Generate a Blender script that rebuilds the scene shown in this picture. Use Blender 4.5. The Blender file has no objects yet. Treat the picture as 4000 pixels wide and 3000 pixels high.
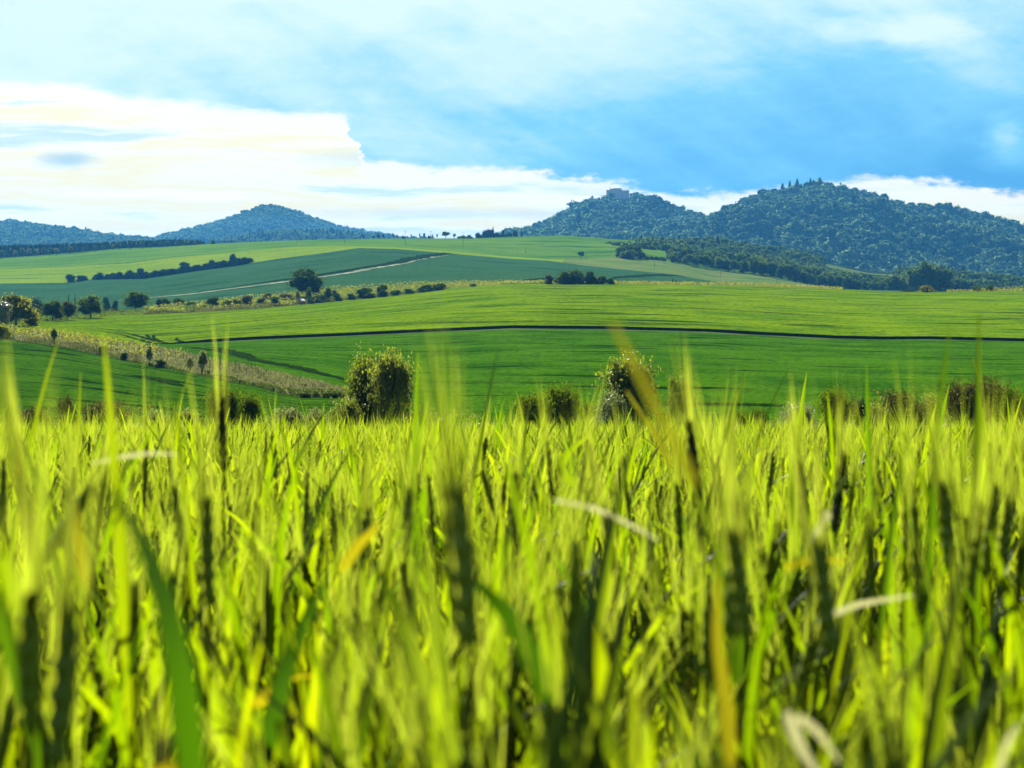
import bpy, math, random
import numpy as np
from mathutils import Vector, noise as mnoise

R = math.radians
rng = np.random.default_rng(7)
random.seed(7)
scene = bpy.context.scene
COL = scene.collection

# ------------------------------------------------------------------ frame
F, YH, CZ = 5495.0, 1175.0, 0.80        # focal length in photo pixels, horizon row, eye height


def PX(x, D):
    return (x - 2000.0) / F * D


def PZ(y, D):
    return CZ + (YH - y) / F * D


# ------------------------------------------------------------------ helpers
def tag(o, label=None, cat=None, group=None, kind=None):
    if label: o['label'] = label
    if cat: o['category'] = cat
    if group: o['group'] = group
    if kind: o['kind'] = kind
    return o


def link(name, data, mat=None, parent=None):
    o = bpy.data.objects.new(name, data)
    COL.objects.link(o)
    if mat is not None and data is not None:
        data.materials.append(mat)
    if parent is not None:
        o.parent = parent
    return o


def empty(name, loc):
    o = bpy.data.objects.new(name, None)
    o.empty_display_size = 0.2
    o.location = loc
    COL.objects.link(o)
    return o


def np_mesh(name, V, Fc, smooth=False, mi=None, uv=None):
    """V (n,3), Fc (m,k) all the same size k, or list of such arrays"""
    if not isinstance(Fc, list):
        Fc = [Fc]
    Fc = [np.asarray(f, dtype=np.int32) for f in Fc if len(f)]
    me = bpy.data.meshes.new(name)
    V = np.asarray(V, dtype=np.float32)
    me.vertices.add(len(V))
    me.vertices.foreach_set('co', V.ravel())
    loops = np.concatenate([f.ravel() for f in Fc])
    sizes = np.concatenate([np.full(len(f), f.shape[1], dtype=np.int32) for f in Fc])
    starts = np.concatenate([[0], np.cumsum(sizes)[:-1]]).astype(np.int32)
    me.loops.add(len(loops))
    me.loops.foreach_set('vertex_index', loops.astype(np.int32))
    me.polygons.add(len(sizes))
    me.polygons.foreach_set('loop_start', starts)
    if mi is not None:
        me.polygons.foreach_set('material_index', np.asarray(mi, dtype=np.int32))
    me.polygons.foreach_set('use_smooth', np.full(len(sizes), smooth, dtype=bool))
    if uv is not None:
        l = me.uv_layers.new(name='UVMap')
        l.data.foreach_set('uv', np.asarray(uv, dtype=np.float32)[loops].ravel())
    me.update(calc_edges=True)
    return me


class MB:
    """collects shapes into one mesh"""
    def __init__(self):
        self.v, self.q, self.t, self.n = [], [], [], 0

    def add(self, V, Q=None, T=None):
        V = np.asarray(V, dtype=float).reshape(-1, 3)
        if Q is not None and len(Q): self.q.append(np.asarray(Q) + self.n)
        if T is not None and len(T): self.t.append(np.asarray(T) + self.n)
        self.v.append(V)
        self.n += len(V)

    def tube(self, pts, rad, k=6, cap=True):
        pts = np.asarray(pts, float)
        rad = np.broadcast_to(np.asarray(rad, float), (len(pts),))
        V, Q, T = [], [], []
        for i, p in enumerate(pts):
            d = pts[min(i + 1, len(pts) - 1)] - pts[max(i - 1, 0)]
            d = d / (np.linalg.norm(d) + 1e-9)
            a = np.cross(d, [0.31, 0.87, 0.12] if abs(d[2]) > .7 else [0, 0, 1.0])
            a /= np.linalg.norm(a) + 1e-9
            b = np.cross(d, a)
            for j in range(k):
                t = 2 * math.pi * j / k
                V.append(p + rad[i] * (math.cos(t) * a + math.sin(t) * b))
        for i in range(len(pts) - 1):
            for j in range(k):
                Q.append([i * k + j, i * k + (j + 1) % k, (i + 1) * k + (j + 1) % k, (i + 1) * k + j])
        if cap:
            c0, c1 = len(V), len(V) + 1
            V += [pts[0], pts[-1]]
            for j in range(k):
                T.append([c0, (j + 1) % k, j])
                T.append([c1, (len(pts) - 1) * k + j, (len(pts) - 1) * k + (j + 1) % k])
        self.add(V, Q, T)

    def box(self, c, s, rz=0.0):
        x, y, z = [h / 2 for h in s]
        P = np.array([[-x, -y, -z], [x, -y, -z], [x, y, -z], [-x, y, -z], [-x, -y, z], [x, -y, z], [x, y, z], [-x, y, z]])
        cs, sn = math.cos(rz), math.sin(rz)
        P = np.stack([P[:, 0] * cs - P[:, 1] * sn, P[:, 0] * sn + P[:, 1] * cs, P[:, 2]], 1) + np.asarray(c)
        self.add(P, [[0, 3, 2, 1], [4, 5, 6, 7], [0, 1, 5, 4], [1, 2, 6, 5], [2, 3, 7, 6], [3, 0, 4, 7]])

    def mesh(self, name, smooth=False):
        return np_mesh(name, np.concatenate(self.v), [np.concatenate(x) for x in (self.q, self.t) if x], smooth)


# ------------------------------------------------------------------ node helpers
class NB:
    def __init__(self, tree):
        self.t = tree
        tree.nodes.clear()

    def n(self, typ, **kw):
        nd = self.t.nodes.new(typ)
        for k, v in kw.items():
            setattr(nd, k, v)
        return nd

    def put(self, sock, val):
        if val is None:
            return
        if isinstance(val, bpy.types.NodeSocket):
            self.t.links.new(val, sock)
        else:
            if sock.type == 'RGBA' and len(val) == 3:
                val = (*val, 1.0)
            sock.default_value = val

    def m(self, op, a, b=None, c=None, clamp=False):
        nd = self.n('ShaderNodeMath', operation=op, use_clamp=clamp)
        for i, x in enumerate((a, b, c)):
            if x is not None:
                self.put(nd.inputs[i], x)
        return nd.outputs[0]

    def mix(self, f, a, b, blend='MIX'):
        nd = self.n('ShaderNodeMix', data_type='RGBA', blend_type=blend, clamp_factor=True)
        self.put(nd.inputs[0], f); self.put(nd.inputs[6], a); self.put(nd.inputs[7], b)
        return nd.outputs[2]

    def noise(self, vec, scale, detail=3, rough=.55, dist=0.0):
        nd = self.n('ShaderNodeTexNoise')
        self.put(nd.inputs['Vector'], vec)
        nd.inputs['Scale'].default_value = scale
        nd.inputs['Detail'].default_value = detail
        nd.inputs['Roughness'].default_value = rough
        nd.inputs['Distortion'].default_value = dist
        return nd.outputs['Fac']

    def vec(self, x, y, z=0.0):
        nd = self.n('ShaderNodeCombineXYZ')
        self.put(nd.inputs[0], x); self.put(nd.inputs[1], y); self.put(nd.inputs[2], z)
        return nd.outputs[0]

    def mapping(self, v, scale, loc=(0, 0, 0), rot=(0, 0, 0)):
        nd = self.n('ShaderNodeMapping')
        self.put(nd.inputs['Vector'], v)
        nd.inputs['Scale'].default_value = scale
        nd.inputs['Location'].default_value = loc
        nd.inputs['Rotation'].default_value = rot
        return nd.outputs[0]

    def ramp(self, f, stops, interp='LINEAR'):
        nd = self.n('ShaderNodeValToRGB')
        cr = nd.color_ramp
        cr.interpolation = interp
        while len(cr.elements) < len(stops):
            cr.elements.new(0.5)
        for e, (p, c) in zip(cr.elements, stops):
            e.position = p
            e.color = (*c, 1.0) if len(c) == 3 else c
        self.put(nd.inputs[0], f)
        return nd.outputs[0]

    def rng(self, v, a, b, c=0.0, d=1.0, smooth=True):
        nd = self.n('ShaderNodeMapRange', interpolation_type='SMOOTHSTEP' if smooth else 'LINEAR')
        nd.clamp = True
        self.put(nd.inputs[0], v)
        for i, x in zip((1, 2, 3, 4), (a, b, c, d)):
            self.put(nd.inputs[i], x)
        return nd.outputs[0]


def new_mat(name):
    m = bpy.data.materials.new(name)
    m.use_nodes = True
    return m, NB(m.node_tree)


def out_surf(nb, sh):
    o = nb.n('ShaderNodeOutputMaterial')
    nb.t.links.new(sh, o.inputs['Surface'])


def lin(r, g, b):
    f = lambda c: (c / 255 / 12.92) if c / 255 <= .04045 else ((c / 255 + .055) / 1.055) ** 2.4
    return (f(r), f(g), f(b))


def leaf_mat(name, a, b, ta, tb, mixf=.45, rough=.5, spec=.3, extra=None, patch=None):
    """leaves: reflecting Principled + light coming through the blade; colours vary leaf by leaf"""
    m, nb = new_mat(name)
    geo = nb.n('ShaderNodeNewGeometry')
    oi = nb.n('ShaderNodeObjectInfo')
    r = nb.m('ADD', nb.m('MULTIPLY', geo.outputs['Random Per Island'], .55), nb.m('MULTIPLY', oi.outputs['Random'], .45))
    col, tr = nb.mix(r, a, b), nb.mix(r, ta, tb)
    if patch:
        tc = nb.n('ShaderNodeTexCoord')
        pn = nb.rng(nb.noise(tc.outputs['Object'], patch[0], 2), .42, .62)
        col, tr = nb.mix(nb.m('MULTIPLY', pn, .7), col, patch[1]), nb.mix(nb.m('MULTIPLY', pn, .7), tr, patch[2])
    if extra:                                   # a share of leaves of another tone (dry, yellow)
        sel = nb.m('GREATER_THAN', geo.outputs['Random Per Island'], 1 - extra[0])
        col, tr = nb.mix(sel, col, extra[1]), nb.mix(sel, tr, extra[1])
    if spec < .05:
        p = nb.n('ShaderNodeBsdfDiffuse')
        nb.put(p.inputs['Color'], col)
    else:
        p = nb.n('ShaderNodeBsdfPrincipled')
        nb.put(p.inputs['Base Color'], col)
        p.inputs['Roughness'].default_value = rough
        p.inputs['Specular IOR Level'].default_value = spec
    t = nb.n('ShaderNodeBsdfTranslucent')
    nb.put(t.inputs['Color'], tr)
    mx = nb.n('ShaderNodeMixShader')
    mx.inputs[0].default_value = mixf
    nb.t.links.new(p.outputs[0], mx.inputs[1]); nb.t.links.new(t.outputs[0], mx.inputs[2])
    out_surf(nb, mx.outputs[0])
    return m


def plain_mat(name, c1, c2, scale=6.0, rough=.85, stretch=(1, 1, 1), bump=0.0, spec=.25):
    m, nb = new_mat(name)
    tc = nb.n('ShaderNodeTexCoord')
    nz = nb.noise(nb.mapping(tc.outputs['Object'], stretch), scale, 5, .6)
    p = nb.n('ShaderNodeBsdfPrincipled')
    nb.put(p.inputs['Base Color'], nb.mix(nb.rng(nz, .3, .7), c1, c2))
    p.inputs['Roughness'].default_value = rough
    p.inputs['Specular IOR Level'].default_value = spec
    if bump:
        bn = nb.n('ShaderNodeBump')
        bn.inputs['Strength'].default_value = bump
        nb.put(bn.inputs['Height'], nz)
        nb.t.links.new(bn.outputs[0], p.inputs['Normal'])
    out_surf(nb, p.outputs[0])
    return m


def field_mat(name, base, light, dark, streak=(.05, 2.2), dark_at=(.66, .74), light_amt=.6, rough=.9, grain=2.5,
              bump=.5, extra=None):
    """growing crop seen from afar: streaks along the drilling direction (UV u runs along, v across, in metres)"""
    m, nb = new_mat(name)
    uv = nb.n('ShaderNodeUVMap'); uv.uv_map = 'UVMap'
    tc = nb.n('ShaderNodeTexCoord')
    U = uv.outputs[0]
    s1 = nb.noise(nb.mapping(U, (streak[0], streak[1] * .16, 1)), 1.0, 4, .6, .3)
    s2 = nb.noise(nb.mapping(U, (streak[0] * .6, streak[1] * .42, 1), (11, 3, 0)), 1.0, 3, .55, .2)
    big = nb.noise(nb.mapping(tc.outputs['Object'], (.006, .009, .01)), 1.0, 3, .5)
    gr = nb.noise(nb.mapping(tc.outputs['Object'], (1, .6, 1)), grain, 2, .7)
    col = nb.mix(nb.m('MULTIPLY', nb.rng(s1, .32, .68), light_amt), base, light)
    col = nb.mix(nb.m('MULTIPLY', nb.rng(big, .42, .66), .45), col, light)
    col = nb.mix(nb.rng(s2, dark_at[0], dark_at[1]), col, dark)  # dark streaks: lodged crop and tramline shadow put into the colour
    col = nb.mix(nb.m('MULTIPLY', nb.rng(gr, .42, .72), .55), col, dark)
    if extra:
        en = nb.noise(nb.mapping(U, (.02, .05, 1), (5, 9, 0)), 1.0, 4, .6)
        col = nb.mix(nb.m('MULTIPLY', nb.rng(en, extra[0], extra[1]), extra[2]), col, extra[3])
    p = nb.n('ShaderNodeBsdfDiffuse')
    nb.put(p.inputs['Color'], col)
    p.inputs['Roughness'].default_value = .3
    bn = nb.n('ShaderNodeBump')
    bn.inputs['Strength'].default_value = bump
    bn.inputs['Distance'].default_value = .6
    nb.put(bn.inputs['Height'], nb.m('ADD', nb.m('MULTIPLY', s2, 1.5), gr))
    nb.t.links.new(bn.outputs[0], p.inputs['Normal'])
    out_surf(nb, p.outputs[0])
    return m


# ------------------------------------------------------------------ materials
M = {}
m_, nb_ = new_mat('valley_turf')
tc_ = nb_.n('ShaderNodeTexCoord')
sp_ = nb_.n('ShaderNodeSeparateXYZ'); nb_.put(sp_.inputs[0], tc_.outputs['Object'])
nz_ = nb_.noise(tc_.outputs['Object'], .35, 5, .65)
nf_ = nb_.noise(tc_.outputs['Object'], 5.0, 4, .6)
gr_ = nb_.mix(nb_.rng(nz_, .35, .65), (.05, .10, .015), (.10, .15, .03))
so_ = nb_.mix(nf_, (.022, .018, .011), (.045, .036, .022))
df_ = nb_.n('ShaderNodeBsdfDiffuse')
nb_.put(df_.inputs['Color'], nb_.mix(nb_.rng(nb_.m('ADD', sp_.outputs[1], nb_.m('MULTIPLY', nz_, 3.0)), 21.5, 23.5), so_, gr_))
out_surf(nb_, df_.outputs[0])
M['turf'] = m_
M['bark'] = plain_mat('bark', (.05, .04, .03), (.12, .10, .075), 9, .9, (1, 1, .3), .4)
M['wood'] = plain_mat('weathered_wood', (.10, .085, .065), (.2, .17, .13), 14, .9, (1, 1, .1), .3)
M['metal'] = plain_mat('grey_metal', (.25, .26, .27), (.36, .37, .38), 8, .5)
M['stone'] = plain_mat('castle_stone', (.58, .56, .53), (.70, .68, .65), .35, .9, (1, 1, 1), .3)
M['tile'] = plain_mat('roof_tile', (.17, .075, .05), (.26, .12, .08), .8, .85, (1, 1, 3), .3)
M['void'] = plain_mat('window_dark', (.012, .013, .016), (.02, .022, .026), 3, .4)
M['soil'] = plain_mat('soil', (.022, .018, .011), (.045, .036, .022), 5, .95, (1, 1, 1), .5, spec=0.0)
M['track'] = plain_mat('pale_track', (.17, .21, .11), (.36, .40, .27), .05, .95, spec=0.0)
M['rut'] = plain_mat('rut_soil', (.008, .022, .003), (.016, .040, .005), .3, .95, spec=0.0)
M['edge'] = plain_mat('shaded_crop_edge', (.006, .012, .003), (.016, .028, .006), 2.0, .95, (1, 1, .2), .3, spec=0.0)  # near-black: backlit shade of the crop face put into the colour
M['verge'] = plain_mat('dry_verge', (.05, .10, .02), (.17, .17, .09), .06, .95, spec=0.0)
M['floor'] = plain_mat('forest_floor', (.012, .026, .012), (.025, .05, .02), .08, .95, spec=0.0)
M['f_dark'] = field_mat('dark_crop', (.030, .118, .003), (.078, .205, .004), (.004, .024, .001), (.045, .36), (.56, .70), .95, grain=.9)
M['f_low'] = field_mat('low_crop', (.028, .10, .003), (.066, .175, .004), (.004, .020, .001), (.05, .4), (.54, .66), .9, grain=.9)
M['f_bright'] = field_mat('bright_crop', (.088, .205, .001), (.205, .325, .001), (.016, .055, .001), (.028, .26), (.55, .67), 1.0, grain=.5)
M['f_teal'] = field_mat('blue_green_crop', (.036, .115, .036), (.060, .150, .048), (.014, .058, .022), (.012, .10), (.56, .72), .7, grain=.4, bump=.25)
M['f_lime'] = field_mat('lime_crop', (.18, .32, .006), (.29, .39, .010), (.06, .15, .006), (.012, .14), (.56, .72), .8, grain=.4, bump=.25)
M['f_green'] = field_mat('green_crop', (.085, .22, .012), (.175, .31, .018), (.025, .10, .010), (.010, .10), (.55, .70), .85, grain=.4, bump=.25)
M['f_mead'] = field_mat('meadow_grass', (.11, .21, .025), (.20, .28, .055), (.05, .11, .02), (.02, .2), (.56, .72), .8, grain=.5, bump=.3,
                        extra=(.50, .66, .6, (.27, .23, .11)))
M['f_strip'] = field_mat('dry_grass_bank', (.09, .13, .025), (.20, .21, .075), (.035, .055, .015), (.3, 1.2), (.54, .66), .8, grain=1.0, bump=.6)
M['f_vine'] = field_mat('vineyard_soil', (.13, .20, .015), (.24, .28, .03), (.06, .10, .012), (.1, 1.0), (.56, .70), .7)

G1 = dict(a=(.030, .075, .010), b=(.055, .115, .014), ta=(.06, .15, .008), tb=(.12, .22, .01))
M['l_near'] = leaf_mat('leaf_near', (.05, .10, .010), (.13, .18, .030), (.20, .30, .008), (.44, .50, .04), .5, .34, .6, extra=(.05, (.34, .30, .06)))
M['l_silver'] = leaf_mat('leaf_silver', (.06, .10, .03), (.18, .22, .11), (.18, .27, .04), (.40, .46, .16), .45, .34, .6)
M['l_dark'] = leaf_mat('leaf_dark', (.018, .052, .006), (.05, .10, .010), (.05, .12, .004), (.18, .27, .008), .45, .55, .03)
M['l_mid'] = leaf_mat('leaf_mid', (.034, .085, .010), (.075, .135, .014), (.09, .18, .006), (.22, .32, .010), .48, .55, .03)
M['l_yel'] = leaf_mat('leaf_yellow', (.09, .12, .008), (.18, .19, .014), (.30, .34, .006), (.50, .48, .012), .55, .5, .03)
M['l_pale'] = leaf_mat('leaf_pale', (.13, .17, .05), (.24, .28, .10), (.28, .34, .07), (.46, .50, .15), .5, .45, .03)
M['l_olive'] = leaf_mat('leaf_olive', (.045, .055, .018), (.09, .085, .03), (.09, .12, .016), (.17, .16, .03), .4, .55, .03, extra=(.12, (.30, .24, .10)))
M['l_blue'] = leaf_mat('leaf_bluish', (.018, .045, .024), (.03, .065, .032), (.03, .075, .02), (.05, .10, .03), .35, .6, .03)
M['l_wood'] = leaf_mat('leaf_woodland', (.022, .068, .018), (.085, .15, .03), (.08, .19, .012), (.26, .40, .05), .46, .6, .03)
M['l_far'] = leaf_mat('leaf_far_hill', (.014, .058, .032), (.13, .22, .10), (.05, .17, .05), (.36, .56, .20), .42, .65, .03)  # leaf green shifted towards blue: distance haze put into the colour
M['l_conif'] = leaf_mat('needle', (.010, .028, .014), (.020, .045, .018), (.015, .04, .01), (.03, .06, .012), .3, .65, .03)
M['l_vine'] = leaf_mat('leaf_vine', (.10, .14, .010), (.22, .23, .02), (.28, .34, .010), (.48, .46, .02), .5, .5, .25)
M['l_dry'] = leaf_mat('dry_blade', (.10, .13, .035), (.25, .25, .11), (.16, .19, .04), (.34, .33, .13), .4, .7, .15)
M['b_leaf'] = leaf_mat('barley_blade', (.020, .062, .003), (.066, .112, .004), (.06, .22, .001), (.66, .78, .002), .64, .42, .32,
                       extra=(.035, (.50, .38, .02)))
M['b_stem'] = leaf_mat('barley_stem', (.05, .09, .008), (.12, .15, .016), (.20, .36, .004), (.44, .54, .012), .5, .45, .4)
M['b_ear'] = leaf_mat('barley_grain', (.16, .27, .012), (.34, .44, .03), (.22, .36, .004), (.52, .62, .02), .35, .5, .35)
M['b_awn'] = leaf_mat('barley_awn', (.13, .19, .008), (.28, .33, .03), (.36, .52, .008), (.72, .82, .06), .62, .5, .2)
M['b_dry'] = leaf_mat('barley_dry_blade', (.36, .36, .20), (.50, .48, .30), (.5, .50, .20), (.62, .60, .26), .55, .4, .5)
M['b_yel'] = leaf_mat('barley_yellow_blade', (.30, .28, .010), (.42, .35, .015), (.48, .46, .004), (.60, .50, .006), .5, .45, .4)
M['b_shade'] = leaf_mat('barley_shaded_blade', (.018, .065, .003), (.03, .09, .005), (.06, .19, .001), (.10, .25, .002), .5, .45, .3)  # darker copy of the blade material, with shade put into its colour
M['b_olive'] = leaf_mat('barley_olive_blade', (.10, .12, .010), (.16, .16, .02), (.24, .26, .006), (.34, .32, .01), .5, .5, .3)
M['b_dark'] = leaf_mat('barley_dark_ear', (.018, .030, .006), (.035, .05, .010), (.02, .035, .004), (.04, .055, .006), .2, .55, .25)

# ------------------------------------------------------------------ terrain
I = np.interp
YLO = ([-4000, 0, 158, 271, 407, 524, 678, 814, 1000, 1090, 1181, 1348, 1500, 1700], [1310, 1328, 1344, 1362, 1390, 1417, 1446, 1475, 1507, 1534, 1552, 1553, 1600, 1650])
YUP = ([-4000, 0, 45, 181, 316, 452, 588, 678, 836, 1000, 1181, 1316, 1362, 1500, 1700], [1262, 1280, 1283, 1295, 1310, 1333, 1356, 1371, 1410, 1444, 1487, 1521, 1540, 1598, 1649])
YD = ([-4000, 0, 45, 181, 316, 452, 543, 669, 859, 1000, 1362, 1678, 2000, 2362, 2769, 3000, 3271, 3452, 3633, 4000, 8000], [1261, 1279, 1282, 1294, 1309, 1331, 1344, 1344, 1334, 1326, 1311, 1296, 1282, 1285, 1296, 1309, 1322, 1326, 1325, 1333, 1340])
YC = ([-4000, 0, 45, 136, 271, 407, 588, 814, 1000, 1181, 1339, 1520, 1633, 1769, 2000, 2407, 2769, 3000, 3271, 3452, 3633, 3814, 4000, 8000], [1262, 1276, 1275, 1262, 1250, 1237, 1228, 1219, 1207, 1191, 1175, 1157, 1143, 1126, 1110, 1110, 1116, 1121, 1131, 1138, 1143, 1141, 1142, 1150])
YV = ([-4000, 0, 300, 588, 723, 904, 1000, 1136, 1294, 1497, 1633, 1814, 2000, 2452, 3000, 3271, 3452, 3633, 3791, 4000, 8000], [1250, 1262, 1235, 1203, 1190, 1168, 1160, 1144, 1129, 1116, 1107, 1104, 1104, 1107, 1115, 1130, 1137, 1142, 1138, 1124, 1110])
YG = ([-4000, 0, 253, 362, 565, 769, 904, 1000, 1090, 1249, 1398, 1543, 1769, 2000, 2136, 2289, 2407, 2588, 2723, 2809, 3000, 3290, 4000, 8000], [1110, 1107, 1105, 1091, 1087, 1057, 1039, 1024, 1010, 990, 969, 972, 991, 1011, 1018, 1037, 1050, 1068, 1089, 1103, 1114, 1131, 1146, 1150])
YM = ([-4000, 0, 250, 500, 678, 859, 1000, 1136, 1300, 1400, 1583, 1769, 2000, 2136, 2270, 2400, 2480, 2588, 2678, 2769, 2859, 3000, 3136, 3262, 3400, 4000, 8000], [1060, 1052, 1044, 1028, 1005, 991, 974, 966, 960, 961, 968, 983, 1003, 1011, 1010, 1003, 1008, 1017, 1032, 1050, 1061, 1079, 1107, 1127, 1140, 1150, 1150])
YHL = ([-4000, 0, 136, 316, 452, 633, 814, 1000, 1181, 1407, 1678, 1845, 2000, 2203, 2316, 2452, 2542, 2642, 2750, 2900, 3050, 3300, 4000, 8000], [1012, 1008, 999, 985, 971, 965, 953, 944, 938, 933, 931, 931, 924, 920, 928, 938, 951, 960, 985, 1030, 1075, 1140, 1150, 1150])
DC = ([-4000, 0, 45, 300, 1000, 1700, 8000], [440, 440, 450, 560, 700, 800, 800])

NL = 15


def lines(x):
    """control points of the ground along each azimuth x: D (n,NL), z (n,NL)"""
    x = np.atleast_1d(np.asarray(x, float))
    n = len(x)
    D, Z = np.zeros((n, NL)), np.zeros((n, NL))
    yd = I(x, *YD)
    D0, z0 = 170.0, PZ(1650, 170.0)
    D3 = 420.0
    z3 = PZ(yd, D3)
    m = (z3 - z0) / (D3 - D0)

    def onC(y):
        k = (y - YH) / F
        return np.clip((CZ - z0 + m * D0) / (k + m), D0, D3 - .01)
    D[:, 0] = D0; Z[:, 0] = z0
    for i, ln in ((1, YLO), (2, YUP)):
        d = onC(np.minimum(I(x, *ln), 1650))
        d = np.maximum(d, D[:, i - 1] + .01)
        d = np.minimum(d, D3 - .2 + .05 * i)
        D[:, i] = d
        Z[:, i] = z0 + m * (d - D0)
    D[:, 3] = D3; Z[:, 3] = z3
    step = .9 * np.clip((x - 560) / 260, 0, 1)
    D[:, 4] = D3 + .35; Z[:, 4] = z3 + step
    dc = I(x, *DC); yc = I(x, *YC)
    D[:, 5] = dc; Z[:, 5] = PZ(np.minimum(yc, yd - 2), dc)
    D[:, 6] = dc + 70; Z[:, 6] = PZ(np.minimum(I(x, *YV), yc), dc + 70)
    yv = np.minimum(I(x, *YV), yc)
    D[:, 7] = dc + 120; Z[:, 7] = PZ(yv + 12, dc + 120)
    D[:, 8] = 1000; Z[:, 8] = PZ(yv + 4, 1000)
    yg = np.minimum(I(x, *YG), yv + 3)
    D[:, 9] = 1450; Z[:, 9] = PZ(yg, 1450)
    ym = np.minimum(I(x, *YM), yg + 2)
    D[:, 10] = 1650; Z[:, 10] = PZ(ym, 1650)
    yh = np.minimum(I(x, *YHL), ym + 3)
    D[:, 11] = 2000; Z[:, 11] = PZ(yh, 2000)
    D[:, 12] = 2150; Z[:, 12] = Z[:, 11] - 9
    D[:, 13] = 2700; Z[:, 13] = np.minimum(Z[:, 12] - 5, 55)
    D[:, 14] = 7600; Z[:, 14] = 30
    return D, Z


UND = {0: .25, 2: .35, 4: .5, 8: .8, 9: .4, 10: .7}


def gz(x, D):
    """ground height at azimuth column x (photo px) and distance D, scalar"""
    if D <= 170:
        return near_z(PX(x, D), D)
    Dl, Zl = lines(x)
    z = float(np.interp(D, Dl[0], Zl[0]))
    i = int(np.searchsorted(Dl[0], D)) - 1
    if i in UND:
        t = (D - Dl[0, i]) / max(1e-6, Dl[0, i + 1] - Dl[0, i])
        z += UND[i] * math.sin(math.pi * min(1, max(0, t))) * undul(PX(x, D), D, i)
    return z


def undul(X, D, i):
    return mnoise.fractal(Vector((X * .013, D * .016, i * 7.0)), .7, 2.0, 3)


def locate(x, y, i, j=None):
    """ground point seen at photo pixel (x, y) on the layer between control lines i and j"""
    j = i + 1 if j is None else j
    Dl, Zl = lines(x)
    d0, d1, z0, z1 = Dl[0, i], Dl[0, j], Zl[0, i], Zl[0, j]
    m = (z1 - z0) / (d1 - d0)
    k = (y - YH) / F
    D = (CZ - z0 + m * d0) / (k + m)
    D = min(max(D, d0), d1)
    return D


def at(x, D, lift=0.0):
    return Vector((PX(x, D), D, gz(x, D) + lift))


NEARZ = ([-60, 0, 13.5, 16, 24, 40, 70, 100, 150, 172], [4.2, 0, -1.15, -1.42, -2.6, -4.7, -7.4, -9.6, -13.2, -13.92])


def near_z(X, Y):
    return np.interp(Y, *NEARZ) + 0.0 * X


# columns: fine inside the frame, coarser outside it
XS = np.concatenate([np.arange(-1500, -160, 40), np.arange(-160, 4160, 5), np.arange(4160, 5500, 40)])
DL, ZL = lines(XS)


def layer(i, j, rows, name, mat, label, cat, xr=None, vscale=None, und=0.0):
    xs, A = XS, slice(None)
    if xr is not None:
        A = (XS >= xr[0]) & (XS <= xr[1])
        xs = XS[A]
    d0, d1, z0, z1 = DL[A, i], DL[A, j], ZL[A, i], ZL[A, j]
    t = np.linspace(0, 1, rows + 1)
    D = d0[None] + (d1 - d0)[None] * t[:, None]
    Z = z0[None] + (z1 - z0)[None] * t[:, None]
    X = PX(xs[None], D)
    if und:
        w = np.sin(math.pi * t)[:, None]
        nz = np.array([[mnoise.fractal(Vector((a * .013, b * .016, i * 7.0)), .7, 2.0, 3) for a, b in zip(ra[::4], rb[::4])] for ra, rb in zip(X, D)])
        nz = np.stack([np.interp(np.arange(X.shape[1]), np.arange(0, X.shape[1], 4), r) for r in nz])
        Z = Z + und * w * nz
    V = np.stack([X, D, Z], -1).reshape(-1, 3)
    n = len(xs)
    r, c = np.meshgrid(np.arange(rows), np.arange(n - 1), indexing='ij')
    b = (r * n + c).ravel()
    Q = np.stack([b, b + 1, b + n + 1, b + n], 1)
    # drop rows that have no depth at all in their column (fields that taper to a point)
    dep = (d1 - d0)
    keep = (dep[:-1] > .05) | (dep[1:] > .05)
    Q = Q[np.tile(keep, rows)]
    mean = float(np.mean(d1 - d0)) if vscale is None else vscale
    uv = np.stack([X.ravel(), np.repeat(t * mean, n)], 1)
    me = np_mesh(name, V, Q, True, uv=uv)
    o = link(name, me, mat)
    return tag(o, label, cat, kind='structure')


# near ground: the barley hill and the slope down into the valley
ys = np.concatenate([np.arange(-40, 0, 2), np.arange(0, 30, .4), np.arange(30, 174, 3)])
ys = np.append(ys[ys < 171.5], 171.5)
xs_ = np.concatenate([np.arange(-230, -20, 6), np.arange(-20, 20, .5), np.arange(20, 231, 6)])
XX, YY = np.meshgrid(xs_, ys)
ZZ = near_z(XX, YY) - np.where(YY > 165, .05, 0)
nx = len(xs_)
r_, c_ = np.meshgrid(np.arange(len(ys) - 1), np.arange(nx - 1), indexing='ij')
b_ = (r_ * nx + c_).ravel()
o = link('ground', np_mesh('ground', np.stack([XX, YY, ZZ], -1).reshape(-1, 3), np.stack([b_, b_ + 1, b_ + nx + 1, b_ + nx], 1), True), M['turf'])
tag(o, 'ground under the barley and rough turf falling away to the valley', 'ground', kind='structure')

layer(0, 1, 40, 'field', M['f_low'], 'green crop field below the dry grass bank in the bottom left', 'field', xr=(-1500, 1800), vscale=150, und=.25)
layer(1, 2, 16, 'grass_bank', M['f_strip'], 'narrow dry grass bank running down between two green fields', 'bank', xr=(-1500, 1800), vscale=30)
layer(2, 3, 60, 'field', M['f_dark'], 'dark green crop field below the black shaded crop edge', 'field', vscale=250, und=.35)
layer(3, 4, 4, 'shaded_crop_edge', M['edge'], 'black shaded edge of standing crop between dark and bright field', 'crop edge', xr=(560, 5500), vscale=1)
layer(4, 5, 80, 'field', M['f_bright'], 'bright yellow green crop field above the black shaded crop edge', 'field', vscale=380, und=.5)
layer(5, 6, 14, 'vineyard_ground', M['f_vine'], 'pale ground of the vineyard along the crest of the bright field', 'ground', vscale=70)
layer(6, 8, 6, 'valley', M['f_lime'], 'hidden dip of grassland behind the vineyard crest', 'valley', vscale=120)
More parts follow.
